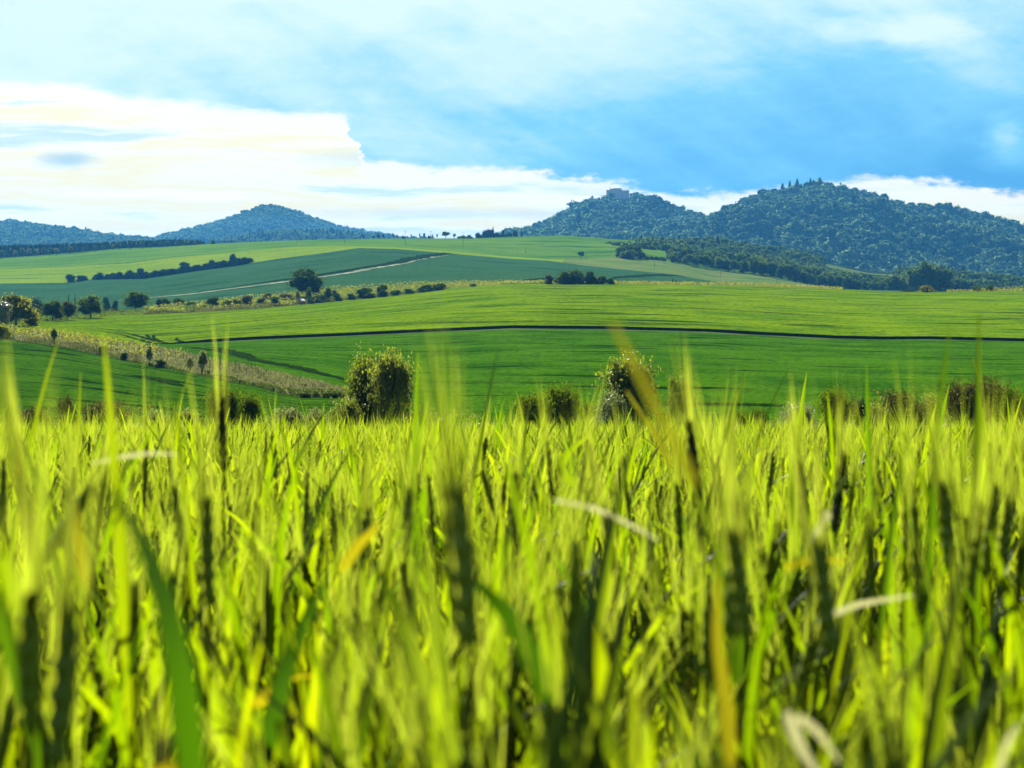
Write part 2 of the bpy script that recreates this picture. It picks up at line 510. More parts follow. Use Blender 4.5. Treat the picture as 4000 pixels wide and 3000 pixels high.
layer(8, 9, 60, 'field', M['f_teal'], 'blue green crop field with a pale track across it', 'field', vscale=450, und=.8)
layer(9, 10, 26, 'field', M['f_lime'], 'lime green crop strip along the top of the blue green field', 'field', xr=(-1500, 2200), vscale=200, und=.4)
layer(9, 10, 26, 'meadow', M['f_mead'], 'pale dry meadow sloping to the right in front of the wood', 'meadow', xr=(2200, 5500), vscale=200, und=.4)
layer(10, 11, 40, 'field', M['f_green'], 'mid green field rolling over the skyline below the castle hill', 'field', vscale=350, und=.7)
layer(11, 14, 20, 'terrain', M['floor'], 'far low ground behind the skyline field', 'terrain', vscale=900)


# ------------------------------------------------------------------ ribbons on the ground (tracks, ruts, verges)
def ribbon(name, pts, i, j, w, lift, mat, label, cat, sub=12, jit=.15):
    P = []
    for (x0, y0), (x1, y1) in zip(pts[:-1], pts[1:]):
        for s in np.linspace(0, 1, sub, endpoint=False):
            P.append((x0 + (x1 - x0) * s, y0 + (y1 - y0) * s))
    P.append(pts[-1])
    D = [locate(x, y, i, j) for x, y in P]
    C = np.array([[PX(x, d), d] for (x, y), d in zip(P, D)])
    T = np.gradient(C, axis=0)
    T /= np.linalg.norm(T, axis=1)[:, None] + 1e-9
    N = np.stack([-T[:, 1], T[:, 0]], 1)
    V = []
    for c, nn, k in zip(C, N, range(len(C))):
        taper = min(1, 4 * k / len(C) + .15, 4 * (len(C) - 1 - k) / len(C) + .15)
        for s in (-1, -.33, .33, 1):
            q = c + nn * s * w / 2 * taper * (1 + jit * math.sin(k * 1.7 + s) + jit * random.uniform(-1, 1))
            V.append([q[0], q[1], gz(2000 + F * q[0] / q[1], q[1]) + lift])
    n = len(C)
    Q = [[a * 4 + b, a * 4 + b + 1, a * 4 + b + 5, a * 4 + b + 4] for a in range(n - 1) for b in range(3)]
    o = link(name, np_mesh(name, V, np.array(Q), True), mat)
    return tag(o, label, cat, kind='structure')


TRK = [(452, 1176), (583, 1164), (769, 1148), (1000, 1117), (1127, 1100), (1253, 1083), (1384, 1063), (1497, 1044), (1588, 1025), (1678, 1007), (1750, 997)]
ribbon('path', TRK, 8, 9, 8.5, .25, M['track'], 'pale farm track climbing across the blue green field', 'path')
ribbon('furrow', [(x, y - 8) for x, y in TRK[2:]] + [(1790, 988)], 8, 9, 16, .35, M['rut'], 'dark crop edge along the upper side of the pale track', 'furrow')
ribbon('furrow', [(2380, 1090), (2480, 1080), (2600, 1074), (2700, 1080)], 8, 9, 14, .3, M['rut'], 'dark curved furrow in the right part of the blue green field', 'furrow')
ribbon('furrow', [(2040, 1096), (2120, 1090), (2200, 1086)], 8, 9, 10, .3, M['rut'], 'short dark furrow left of the dark bush pair on the crest', 'furrow')
ribbon('grass_verge', [(690, 1346), (859, 1338), (1000, 1330), (1362, 1315), (1678, 1300), (2000, 1287), (2362, 1290), (2769, 1301), (3000, 1314), (3271, 1327), (3633, 1330), (4100, 1338)],
       2, 3, 4.0, .12, M['verge'], 'thin dry grass verge at the foot of the black crop edge', 'verge')
ruts = [[(271, 1275), (400, 1285), (500, 1303), (590, 1328), (660, 1346)], [(280, 1284), (400, 1294), (480, 1310), (570, 1336), (620, 1348)],
        [(660, 1344), (585, 1322), (572, 1310), (640, 1303), (860, 1290), (1000, 1286), (1362, 1270), (1700, 1256), (2000, 1250)],
        [(640, 1340), (600, 1322), (600, 1311), (680, 1303), (860, 1296), (1000, 1292)],
        [(600, 1334), (540, 1314), (520, 1306)], [(720, 1342), (690, 1330), (690, 1322)],
        [(1362, 1270), (1700, 1262), (2000, 1258), (2300, 1257), (2700, 1270), (3000, 1283)],
        [(2000, 1222), (2300, 1220), (2500, 1228)], [(2400, 1195), (2700, 1205), (3000, 1220), (3250, 1236)],
        [(3050, 1270), (3300, 1276)], [(3700, 1252), (4050, 1246)]]
for k, p in enumerate(ruts):
    ribbon('tyre_track', p, 4, 5, 1.1 if k < 6 else 2.2, .22, M['rut'],
           ['upper long wheel rut curving in the left of the bright field', 'lower long wheel rut curving in the left of the bright field',
            'wheel rut turning back at the headland and running far to the right', 'second turning wheel rut inside the headland of the bright field',
            'small rut joining the headland of the bright field from the left', 'small turning rut beside the black crop edge',
            'long faint rut above the black crop edge in the middle', 'short rut in the middle of the bright field',
            'sloping rut below the wood in the bright field', 'short rut just above the black edge at the right', 'rut near the right border of the bright field'][k], 'track', jit=.3)
low = [[(715, 1356), (850, 1370), (1000, 1407), (1180, 1440), (1370, 1490)], [(830, 1358), (900, 1372), (1000, 1398)],
       [(40, 1365), (200, 1375), (330, 1395)], [(480, 1465), (600, 1480), (720, 1510)]]
for k, p in enumerate(low):
    ribbon('tyre_track', p, *((2, 3) if k < 2 else (0, 1)), 2.2, .15, M['rut'],
           ['long wheel rut parallel to the dry grass bank in the dark field', 'short rut below the black crop edge in the dark field',
            'rut in the upper left of the bottom left field', 'rut in the middle of the bottom left field'][k], 'track', jit=.3)


# ------------------------------------------------------------------ wooded hills
def ico(sub):
    import bmesh
    bm = bmesh.new()
    bmesh.ops.create_icosphere(bm, subdivisions=sub, radius=1)
    V = np.array([v.co[:] for v in bm.verts])
    T = np.array([[v.index for v in f.verts] for f in bm.faces])
    bm.free()
    return V, T


ICO2, ICO3 = ico(2), ico(3)


def fr(p, s, o=0.0):
    return mnoise.fractal(Vector((p[0] * s + o, p[1] * s, p[2] * s)), .6, 2.0, 4)


def leaf_quads(P, Nn, size, g):
    """rhombic leaf clumps at points P facing roughly along Nn"""
    n = len(P)
    d = Nn + g.normal(0, .55, (n, 3))
    d /= np.linalg.norm(d, axis=1)[:, None] + 1e-9
    a = np.cross(d, g.normal(0, 1, (n, 3)))
    a /= np.linalg.norm(a, axis=1)[:, None] + 1e-9
    b = np.cross(d, a)
    s = size * g.uniform(.55, 1.4, n)[:, None]
    V = np.stack([P - a * s, P - b * s * .55 + d * s * .15, P + a * s, P + b * s * .55 + d * s * .15], 1).reshape(-1, 3)
    q = np.arange(n)[:, None] * 4 + np.arange(4)[None]
    return V, q


def crown(seed, lobes, n, leaf, core=.8, lump=.25, fill=.35, name='crown', csub=None):
    """foliage: leaf clumps spread over and inside irregular lobes, round a darker lumpy body"""
    g = np.random.default_rng(seed)
    mb = MB()
    area = np.array([l[3] * l[4] + l[3] * l[5] + l[4] * l[5] for l in lobes])
    cnt = np.maximum(3, (n * area / area.sum()).astype(int))
    for k, (l, c) in enumerate(zip(lobes, cnt)):
        C, Rr = np.array(l[:3]), np.array(l[3:6])
        if core:
            V, T = csub or ICO2
            dsp = np.array([1 + 1.1 * lump * fr(v, 1.6, seed * 3.1 + k * 9) for v in V])
            mb.add(C + V * dsp[:, None] * Rr * core, None, T)
        d = g.normal(0, 1, (c, 3))
        d /= np.linalg.norm(d, axis=1)[:, None]
        lp = np.array([1 + lump * 1.3 * fr(v, 1.9, seed * 3.1 + k * 9) for v in d])
        rr = np.where(g.random(c) < fill, g.uniform(.45, .95, c), g.uniform(.88, 1.08, c)) * lp
        P = C + d * Rr * rr[:, None]
        ok = P[:, 2] > .01
        V, q = leaf_quads(P[ok], (d / Rr)[ok] / np.linalg.norm((d / Rr)[ok], axis=1)[:, None], leaf, g)
        mb.add(V, q)
    return mb.mesh(name)


def lobes_round(seed, n, base=.0, w=1.0, top=1.0, low=.3):
    """lobes filling a unit-tall crown (height 1, half width .5)"""
    g = np.random.default_rng(seed + 100)
    L = [(0, 0, base + (1 - base) * .52, .36 * w, .36 * w, (1 - base) * .42)]
    for k in range(n):
        a = 2 * math.pi * (k + g.uniform(-.3, .3)) / n * 2.4
        h = base + (1 - base) * g.uniform(low, .86)
        f = 1 - .75 * abs((h - base) / (1 - base) - .45) ** 1.3 * 1.6
        r = .30 * w * max(.35, f) * g.uniform(.75, 1.1)
        s = g.uniform(.15, .24)
        L.append((r * math.cos(a), r * math.sin(a), h, s * w * 1.05, s * w * 1.05, min(s, (1 - base) * .28) * g.uniform(.8, 1.1)))
    L.append((g.uniform(-.08, .08), g.uniform(-.08, .08), base + (1 - base) * .82, .2 * w, .2 * w, (1 - base) * .18))
    return L


def conifer_mesh(seed, name='crown', layers=9, per=16):
    g = np.random.default_rng(seed)
    mb = MB()
    P, Nn = [], []
    for k in range(layers):
        h = .08 + .9 * k / layers
        r = .28 * (1 - (k / layers) ** 1.15) + .02
        for j in range(per):
            a = 2 * math.pi * (j + g.uniform(-.4, .4)) / per
            q = r * g.uniform(.55, 1.12)
            P.append([q * math.cos(a), q * math.sin(a), h + g.uniform(-.03, .03) - .05 * q / .3])
            Nn.append([math.cos(a), math.sin(a), .5])
    P += [[0, 0, .985], [.005, 0, .955]]; Nn += [[.6, 0, .6], [0, .6, .6]]
    V, q = leaf_quads(np.array(P), np.array(Nn), .075, g)
    mb.add(V, q)
    mb.tube([[0, 0, 0], [0, 0, .5], [0, 0, .97]], [.12, .09, .008], 7)
    return mb.mesh(name)


PROTO = bpy.data.collections.new('forest_prototypes')       # not linked to the scene: shapes for the far woods only


def proto(coll, name, me, mats):
    o = bpy.data.objects.new(name, me)
    for m in mats:
        me.materials.append(m)
    coll.objects.link(o)
    return o


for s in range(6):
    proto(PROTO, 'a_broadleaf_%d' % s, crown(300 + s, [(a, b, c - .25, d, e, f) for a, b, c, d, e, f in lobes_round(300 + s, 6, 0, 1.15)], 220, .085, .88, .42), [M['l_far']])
for s in range(2):
    proto(PROTO, 'b_conifer_%d' % s, conifer_mesh(320 + s), [M['l_conif']])
PROTO_W = bpy.data.collections.new('wood_prototypes')
for s in range(6):
    proto(PROTO_W, 'a_broadleaf_%d' % s, crown(340 + s, [(a, b, c - .15, d, e, f) for a, b, c, d, e, f in lobes_round(340 + s, 7, 0, 1.15)], 520, .06, .84, .42), [M['l_wood']])
for s in range(2):
    proto(PROTO_W, 'b_conifer_%d' % s, conifer_mesh(360 + s, layers=12, per=20), [M['l_conif']])


def gn_scatter(o, coll):
    ng = bpy.data.node_groups.new('scatter', 'GeometryNodeTree')
    ng.interface.new_socket('Geometry', in_out='INPUT', socket_type='NodeSocketGeometry')
    ng.interface.new_socket('Geometry', in_out='OUTPUT', socket_type='NodeSocketGeometry')
    nd = ng.nodes
    gi, go = nd.new('NodeGroupInput'), nd.new('NodeGroupOutput')
    ci = nd.new('GeometryNodeCollectionInfo')
    ci.inputs['Collection'].default_value = coll
    ci.inputs['Separate Children'].default_value = True
    ci.inputs['Reset Children'].default_value = True
    ip = nd.new('GeometryNodeInstanceOnPoints')
    ip.inputs['Pick Instance'].default_value = True

    def attr(name, typ):
        a = nd.new('GeometryNodeInputNamedAttribute')
        a.data_type = typ
        a.inputs['Name'].default_value = name
        return [s for s in a.outputs if s.enabled and s.name == 'Attribute'][0]
    L = ng.links
    L.new(gi.outputs[0], ip.inputs['Points'])
    L.new(ci.outputs[0], ip.inputs['Instance'])
    L.new(attr('pick', 'INT'), ip.inputs['Instance Index'])
    L.new(attr('rot', 'FLOAT_VECTOR'), ip.inputs['Rotation'])
    L.new(attr('scl', 'FLOAT_VECTOR'), ip.inputs['Scale'])
    L.new(ip.outputs[0], go.inputs[0])
    md = o.modifiers.new('scatter', 'NODES')
    md.node_group = ng


def scatter(name, P, rot, scl, pick, coll, label, cat):
    me = bpy.data.meshes.new(name)
    n = len(P)
    me.vertices.add(n)
    me.vertices.foreach_set('co', np.asarray(P, np.float32).ravel())
    for nm, typ, key, arr in (('rot', 'FLOAT_VECTOR', 'vector', rot), ('scl', 'FLOAT_VECTOR', 'vector', scl), ('pick', 'INT', 'value', pick)):
        a = me.attributes.new(nm, typ, 'POINT')
        a.data.foreach_set(key, np.ascontiguousarray(arr, dtype=np.int32 if typ == 'INT' else np.float32).ravel())
    o = link(name, me)
    gn_scatter(o, coll)
    return tag(o, label, cat, kind='stuff')


class Hill:
    def __init__(s, crest, Dc, base, Db, treeh, amp, freq, prof=.12, seed=0.0, back=1.35):
        s.crest, s.Dc, s.base, s.Db, s.th, s.amp, s.freq, s.prof, s.seed, s.back = crest, Dc, base, Db, treeh, amp, freq, prof, seed, back

    def pt(s, x, t):
        zc = PZ(np.interp(x, *s.crest), s.Dc) - s.th
        zb = PZ(np.interp(x, *s.base), s.Db)
        zc = max(zc, zb + 1)
        D = s.Db + (s.Dc - s.Db) * t
        X = PX(x, D)
        if t <= 1:
            z = zb + (zc - zb) * (t * (1 + s.prof) - s.prof * t * t)
            w = math.sin(math.pi * min(1, t * 1.02)) ** .8 if t < .98 else 0
            z += s.amp * w * mnoise.fractal(Vector((X * s.freq + s.seed, D * s.freq * .55, s.seed)), .7, 2.0, 3)
        else:
            z = zc - (zc - zb) * ((t - 1) / (s.back - 1)) ** 1.4
        return X, D, z

    def ground(s, xs, rows, label):
        ts = np.concatenate([np.linspace(0, 1, rows), np.linspace(1, s.back, 8)[1:]])
        V = np.array([s.pt(x, t) for t in ts for x in xs])
        n = len(xs)
        r, c = np.meshgrid(np.arange(len(ts) - 1), np.arange(n - 1), indexing='ij')
        b = (r * n + c).ravel()
        o = link('hill', np_mesh('hill', V, np.stack([b, b + 1, b + n + 1, b + n], 1), True), M['floor'])
        tag(o, label, 'hill', kind='structure')

    def wood(s, x0, x1, space, size, label, coll=PROTO, conif=.06, crest_conif=None, tmax=1.06, skip=None, hs=1.0, seed=1):
        g = np.random.default_rng(seed)
        P, Rr, S, K = [], [], [], []
        nt = int((s.Dc - s.Db) * tmax / space)
        for it in range(nt):
            D = s.Db + it * space
            step = space / D * F
            for x in np.arange(x0, x1, step):
                xx = x + g.uniform(-.48, .48) * step
                t = (it + g.uniform(-.48, .48)) * space / (s.Dc - s.Db)
                if t < 0: continue
                X, Dd, z = s.pt(xx, t)
                if skip and skip(xx, t, z, Dd): continue
                patch = mnoise.noise(Vector((X * .006 + seed, Dd * .006, 3.3)))
                con = g.random() < (conif if patch < .3 else conif * 3)
                if crest_conif and t > .95 and crest_conif[0] < xx < crest_conif[1]:
                    con = con or g.random() < crest_conif[2]
                k = size * g.uniform(.6, 1.35) * (1 + .3 * patch)
                P.append((X, Dd, z - .05 * k))
                Rr.append((0, 0, g.uniform(0, 6.28)))
                if con:
                    h = k * g.uniform(.95, 1.25)
                    S.append((k * 1.1, k * 1.1, h)); K.append(6 + g.integers(2))
                else:
                    S.append((k * g.uniform(.95, 1.25), k * g.uniform(.95, 1.25), k * hs * g.uniform(.8, 1.15))); K.append(g.integers(6))
        scatter('forest', P, Rr, S, K, coll, label, 'forest')


CREST_MAIN = ([2440, 2480, 2560, 2640, 2700, 2750, 2791, 2814, 2859, 2904, 2958, 3000, 3045, 3131, 3167, 3203, 3271, 3362, 3434, 3488, 3542, 3624, 3701, 3732, 3769, 3836, 3904, 3949, 4000, 4300, 4700, 5600],
              [975, 950, 917, 890, 862, 840, 835, 824, 799, 781, 752, 748, 740, 722, 712, 712, 724, 745, 762, 787, 792, 792, 800, 815, 815, 834, 846, 863, 878, 960, 1040, 1120])
CREST_CASTLE = ([1880, 1950, 2000, 2068, 2113, 2158, 2203, 2253, 2298, 2350, 2370, 2460, 2479, 2520, 2551, 2570, 2610, 2651, 2692, 2723, 2760, 2850, 3000],
                [945, 930, 917, 902, 884, 861, 832, 808, 794, 779, 774, 774, 762, 772, 777, 797, 810, 820, 822, 828, 845, 880, 930])
CREST_MID = ([560, 592, 678, 768, 881, 1000, 1027, 1070, 1113, 1158, 1194, 1271, 1330, 1407, 1470, 1520, 1600, 1700],
             [950, 938, 909, 882, 855, 812, 803, 799, 811, 826, 844, 862, 882, 896, 909, 924, 945, 965])
CREST_FRONT = ([840, 904, 950, 1000, 1090, 1180, 1299, 1400, 1450, 1530, 1600], [948, 930, 918, 906, 895, 895, 901, 912, 918, 929, 945])
CREST_LEFT = ([-2300, -1500, -600, -200, 0, 36, 90, 199, 294, 407, 529, 600, 700], [985, 900, 835, 852, 862, 858, 868, 883, 896, 918, 936, 946, 960])
CREST_SPUR = ([2380, 2479, 2600, 2769, 2900, 3000, 3100, 3200, 3300, 3400, 3500, 3600, 3800, 4000, 4700], [955, 938, 934, 930, 946, 962, 974, 992, 1010, 1030, 1040, 1048, 1060, 1085, 1110])

h_main = Hill(CREST_MAIN, 4000, ([2400, 3000, 4700], [1000, 1075, 1190]), 2950, 20, 62, .0037, .10, 2.0)
h_castle = Hill(CREST_CASTLE, 4400, ([1800, 3000], [950, 960]), 3500, 20, 46, .0037, .15, 9.0)
h_mid = Hill(CREST_MID, 6300, ([500, 1800], [945, 945]), 5300, 14, 30, .0024, .15, 5.0)
h_front = Hill(CREST_FRONT, 4500, ([800, 1700], [955, 955]), 4000, 12, 8, .004, .2, 6.0)
h_left = Hill(CREST_LEFT, 5400, ([-2300, -700, 800], [985, 975, 965]), 4400, 13, 27, .0024, .15, 8.0)
h_spur = Hill(CREST_SPUR, 2350, ([2300, 2600, 2900, 3300, 4700], [975, 990, 1060, 1150, 1165]), 1850, 12, 10, .005, .2, 4.0)
h_main.ground(np.arange(2400, 5600, 20), 36, 'steep wooded hill filling the right, higher than the castle hill')
h_castle.ground(np.arange(1860, 3000, 20), 30, 'cone shaped wooded hill with the castle on top')
h_mid.ground(np.arange(560, 1700, 20), 30, 'distant rounded wooded hill left of the middle')
h_front.ground(np.arange(840, 1600, 20), 16, 'low dark wooded ridge in front of the distant rounded hill')
h_left.ground(np.arange(-2300, 700, 20), 30, 'distant wooded hill sloping down from the left border')
h_spur.ground(np.arange(2380, 5600, 20), 24, 'wooded spur at the foot of the steep right hill')


def castle_gap(x, t, z, D):
    return 2296 < x < 2468 and t > .90


CLEAR = [(3205, 1026), (3300, 1032), (3420, 1045), (3506, 1060), (3500, 1082), (3316, 1062), (3215, 1040)]


def in_poly(x, y, P):
    c = False
    for (x0, y0), (x1, y1) in zip(P, P[1:] + P[:1]):
        if (y0 > y) != (y1 > y) and x < (x1 - x0) * (y - y0) / (y1 - y0) + x0: c = not c
    return c


def clear_gap(x, t, z, D):
    y = YH - (z - CZ) / D * F
    return any(in_poly(x, y - k, CLEAR) for k in (-4, 6, 16, 26, 36))


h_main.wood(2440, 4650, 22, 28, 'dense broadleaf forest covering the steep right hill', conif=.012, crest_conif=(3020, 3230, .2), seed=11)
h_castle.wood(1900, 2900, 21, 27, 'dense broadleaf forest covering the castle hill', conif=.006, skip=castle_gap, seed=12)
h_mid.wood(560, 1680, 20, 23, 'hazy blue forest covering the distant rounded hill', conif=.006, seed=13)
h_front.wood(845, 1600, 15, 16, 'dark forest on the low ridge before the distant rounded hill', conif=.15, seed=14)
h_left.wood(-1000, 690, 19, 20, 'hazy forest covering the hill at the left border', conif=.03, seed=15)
h_spur.wood(2395, 4650, 11.5, 14, 'dark forest on the spur below the steep right hill', coll=PROTO_W, conif=.03, skip=clear_gap, seed=16)

# grassy clearing on the spur
V, n = [], 24
cl = np.array(CLEAR, float)
xs2 = np.linspace(3190, 3520, 40)
ok, PT = [], []
for t in np.linspace(.02, .9, 40):
    for x in xs2:
        X, D, z = h_spur.pt(x, t)
        PT.append((X, D, z + .6)); ok.append(in_poly(x, YH - (z - CZ) / D * F, CLEAR))
r, c = np.meshgrid(np.arange(39), np.arange(39), indexing='ij')
b = (r * 40 + c).ravel()
Q = np.stack([b, b + 1, b + 41, b + 40], 1)
okA = np.array(ok)
Q = Q[okA[Q].any(1)]
if len(Q):
    PT = np.array(PT)
    o = link('meadow', np_mesh('meadow', PT, Q, True, uv=PT[:, :2]), M['f_mead'])
    tag(o, 'small pale grass clearing among the trees on the right', 'meadow', kind='structure')

# ------------------------------------------------------------------ trees and bushes as individual things
TREES = {}


def tree_proto(kind):
    """(crown meshes, trunk meshes) of unit height; shared by every tree of the kind"""
    if kind in TREES: return TREES[kind]
    cr, tr = [], []
    for s in range(3):
        sd = abs(hash_(kind)) % 900 + s * 17
        if kind == 'near':          # close slender trees with visible leaves
            L = [(0, 0, .5, .26, .26, .36), (.17, .05, .66, .2, .2, .26), (-.18, 0, .60, .2, .2, .28), (.05, -.1, .84, .15, .15, .15),
                 (-.12, .1, .85, .13, .13, .13), (.24, 0, .38, .2, .2, .2), (-.26, .05, .30, .2, .2, .2), (.27, .1, .80, .12, .12, .13)]
            g = np.random.default_rng(sd)
            L = [(a + g.uniform(-.05, .05), b_ + g.uniform(-.06, .06), c_ + g.uniform(-.04, .03), d * g.uniform(.85, 1.1), e, f) for a, b_, c_, d, e, f in L]
            cr.append(crown(sd, L, 6000, .022, 0, .45, .75)); base = .8
        elif kind == 'near_bush':
            cr.append(crown(sd, lobes_round(sd, 12, 0, 1.15, low=.12), 8600, .028, 0, .75, .7)); base = .6
        elif kind == 'tree':
            cr.append(crown(sd, lobes_round(sd, 12, .05, 1.1, low=.14), 2600, .030, .62, .45, .4)); base = .55
        elif kind == 'bush':
            cr.append(crown(sd, lobes_round(sd, 10, -.05, 1.2, low=.08), 1500, .040, .66, .45, .4)); base = .45
        elif kind == 'young':
            L = [(0, 0, .45, .24, .22, .38), (.12, 0, .72, .16, .16, .2), (-.14, 0, .68, .16, .16, .2), (0, .1, .88, .11, .11, .11), (-.2, 0, .5, .14, .14, .12), (.22, 0, .52, .13, .13, .14)]
            cr.append(crown(sd, L, 1100, .048, .25, .5, .5)); base = .7
        elif kind == 'wood':
            cr.append(crown(sd, lobes_round(sd, 11, 0, 1.2, low=.12), 1300, .044, .72, .45, .4)); base = .4
        elif kind == 'round':
            cr.append(crown(sd, lobes_round(sd, 5, .3, 1.0), 260, .075, .85, .3, .3)); base = .5
        elif kind == 'oval':
            cr.append(crown(sd, [(0, 0, .62, .34, .34, .36), (.06, 0, .8, .2, .2, .17)], 160, .09, .85, .3, .3)); base = .6
        elif kind == 'conifer':
            cr.append(conifer_mesh(sd, layers=12, per=18)); base = .3
        mb = MB()
        g = np.random.default_rng(sd + 5)
        w = .028 if kind != 'near' else .02
        mb.tube([[0, 0, -.06], [g.uniform(-.01, .01), 0, base * .5], [g.uniform(-.03, .03), g.uniform(-.02, .02), base]], [w, w * .75, w * .4], 7)
        for k in range(4 if kind not in ('oval', 'conifer') else 0):
            a = g.uniform(0, 6.28)
            h = base * g.uniform(.35, .8)
            mb.tube([[0, 0, h], [.12 * math.cos(a), .12 * math.sin(a), h + .14], [.22 * math.cos(a), .22 * math.sin(a), h + .3]], [w * .5, w * .35, w * .12], 5)
        tr.append(mb.mesh('trunk', True))
    TREES[kind] = (cr, tr)
    return TREES[kind]


def hash_(s):
    h = 7
    for ch in s: h = (h * 31 + ord(ch)) % 100003
    return h


CACHE = {}


def plant(kind, x, ytop, w, mat, label, name='tree', D=None, yb=None, lay=None, group=None, cat=None, var=None, hmin=.3):
    """a tree or bush whose top shows at photo row ytop, w photo pixels wide"""
    if D is None:
        D = locate(x, yb, *lay)
    p = at(x, D)
    h = max(hmin, PZ(ytop, D) - p.z)
    wd = w / F * D
    var = random.randrange(3) if var is None else var
    cr, tr = tree_proto(kind)
    key = (kind, var, mat)
    if kind == 'bush':
        p.z -= .32 * h
        h *= 1.32
    root = empty(name, p)
    root.rotation_euler = (0, 0, random.uniform(0, 6.28) if kind not in ('near', 'young') else random.choice([0, math.pi]) + random.uniform(-.3, .3))
    root.scale = (wd, wd, h)
    tag(root, label, cat or ('bush' if 'bush' in name or 'hedge' in name else 'tree'), group)
    if key not in CACHE:
        c = cr[var].copy() if cr[var].materials else cr[var]
        c.materials.clear(); c.materials.append(M[mat])
        t = tr[var]
        if not t.materials: t.materials.append(M['bark'])
        CACHE[key] = (bpy.data.objects.new('crown', c), bpy.data.objects.new('trunk', t))
        for o in CACHE[key]:
            COL.objects.link(o); o.parent = root
    else:
        for o in CACHE[key]:
            k = o.copy(); COL.objects.link(k); k.parent = root
    return root


# --- the near valley row, about 100 m away, behind the barley
for a in [
    ('near_bush', 1528, 1386, 170, 'l_near', 'tall leafy tree, right half of the close pair behind the barley', 'tree', 98),
    ('near_bush', 1422, 1392, 160, 'l_near', 'tall leafy tree, left half of the close pair behind the barley', 'tree', 101),
    ('near_bush', 1352, 1560, 130, 'l_near', 'low leafy bush at the left foot of the tall tree pair', 'bush', 96),
    ('near_bush', 2455, 1400, 210, 'l_near', 'glittering sunlit tree right of the middle, behind a leaning olive blade', 'tree', 100),
    ('near_bush', 2388, 1536, 135, 'l_silver', 'silvery bush at the left foot of the glittering tree', 'bush', 97),
    ('near', 2655, 1464, 135, 'l_near', 'slim dark leafy tree just right of the glittering tree', 'tree', 99),
    ('near_bush', 2085, 1545, 165, 'l_mid', 'dark bush left of the round tree in the middle of the valley row', 'bush', 103),
    ('near_bush', 2200, 1512, 165, 'l_mid', 'round olive green tree in the middle of the valley row', 'tree', 105),
    ('near_bush', 2300, 1580, 130, 'l_mid', 'small dark bush between the round tree and the glittering tree', 'bush', 104),
    ('near_bush', 2895, 1606, 120, 'l_mid', 'low bush peeping over the barley right of the slim dark tree', 'bush', 102),
    ('near_bush', 2965, 1600, 70, 'l_dark', 'small dark bush beside the low peeping bush', 'bush', 104),
    ('near_bush', 3110, 1582, 140, 'l_silver', 'low pale flecked bush at three quarters across the valley row', 'bush', 100),
    ('near_bush', 3262, 1524, 130, 'l_mid', 'dark green bush left of a smaller paler bush, right part of valley row', 'bush', 104),
    ('near_bush', 3350, 1556, 110, 'l_blue', 'smaller greyish bush between two bigger bushes at the right', 'bush', 106),
    ('near_bush', 3530, 1530, 210, 'l_olive', 'broad brownish bush with pale leaf tips at the right', 'bush', 100),
    ('near_bush', 3432, 1580, 90, 'l_near', 'small bush at the left foot of the broad brownish bush', 'bush', 98),
    ('near_bush', 3630, 1545, 110, 'l_near', 'yellow green bush between the two broad brownish bushes', 'bush', 108),
    ('near_bush', 3745, 1500, 170, 'l_olive', 'tall olive bush with golden top near the right border', 'bush', 102),
    ('near_bush', 3860, 1488, 170, 'l_olive', 'tallest golden brown bush of the right border thicket', 'bush', 104),
    ('near_bush', 3965, 1520, 110, 'l_dark', 'dark bush at the right end of the border thicket', 'bush', 101),
    ('near_bush', 4080, 1560, 150, 'l_mid', 'bush cut by the right border behind the barley', 'bush', 103),
    ('near_bush', 420, 1572, 190, 'l_olive', 'domed pale flecked bush at the left behind the barley', 'bush', 98),
    ('near', 262, 1535, 95, 'l_olive', 'thin sparse little tree left of the domed bush', 'tree', 100),
    ('near_bush', 120, 1592, 170, 'l_olive', 'brownish low bush in the bottom left of the valley row', 'bush', 97),
    ('near_bush', 600, 1602, 140, 'l_near', 'low green bush right of the domed bush at the left', 'bush', 99),
    ('near_bush', 868, 1512, 140, 'l_mid', 'dark bush behind the dark upright barley ear at the left', 'bush', 102),
    ('near_bush', 962, 1545, 120, 'l_mid', 'smaller bush right of the dark upright barley ear at the left', 'bush', 104),
    ('near_bush', 740, 1600, 120, 'l_near', 'low bush left of the dark bush in the left valley row', 'bush', 100),
    ('near_bush', 1130, 1594, 130, 'l_pale', 'pale seeding weed bush left of the tall tree pair', 'bush', 98),
    ('near_bush', 1240, 1600, 110, 'l_pale', 'lower pale weed bush next to the tall tree pair', 'bush', 99),
    ('near_bush', 1630, 1600, 120, 'l_olive', 'low brownish bush right of the tall tree pair', 'bush', 103),
]:
    plant(a[0], a[1], a[2], a[3], a[4], a[5], a[6], D=a[7])

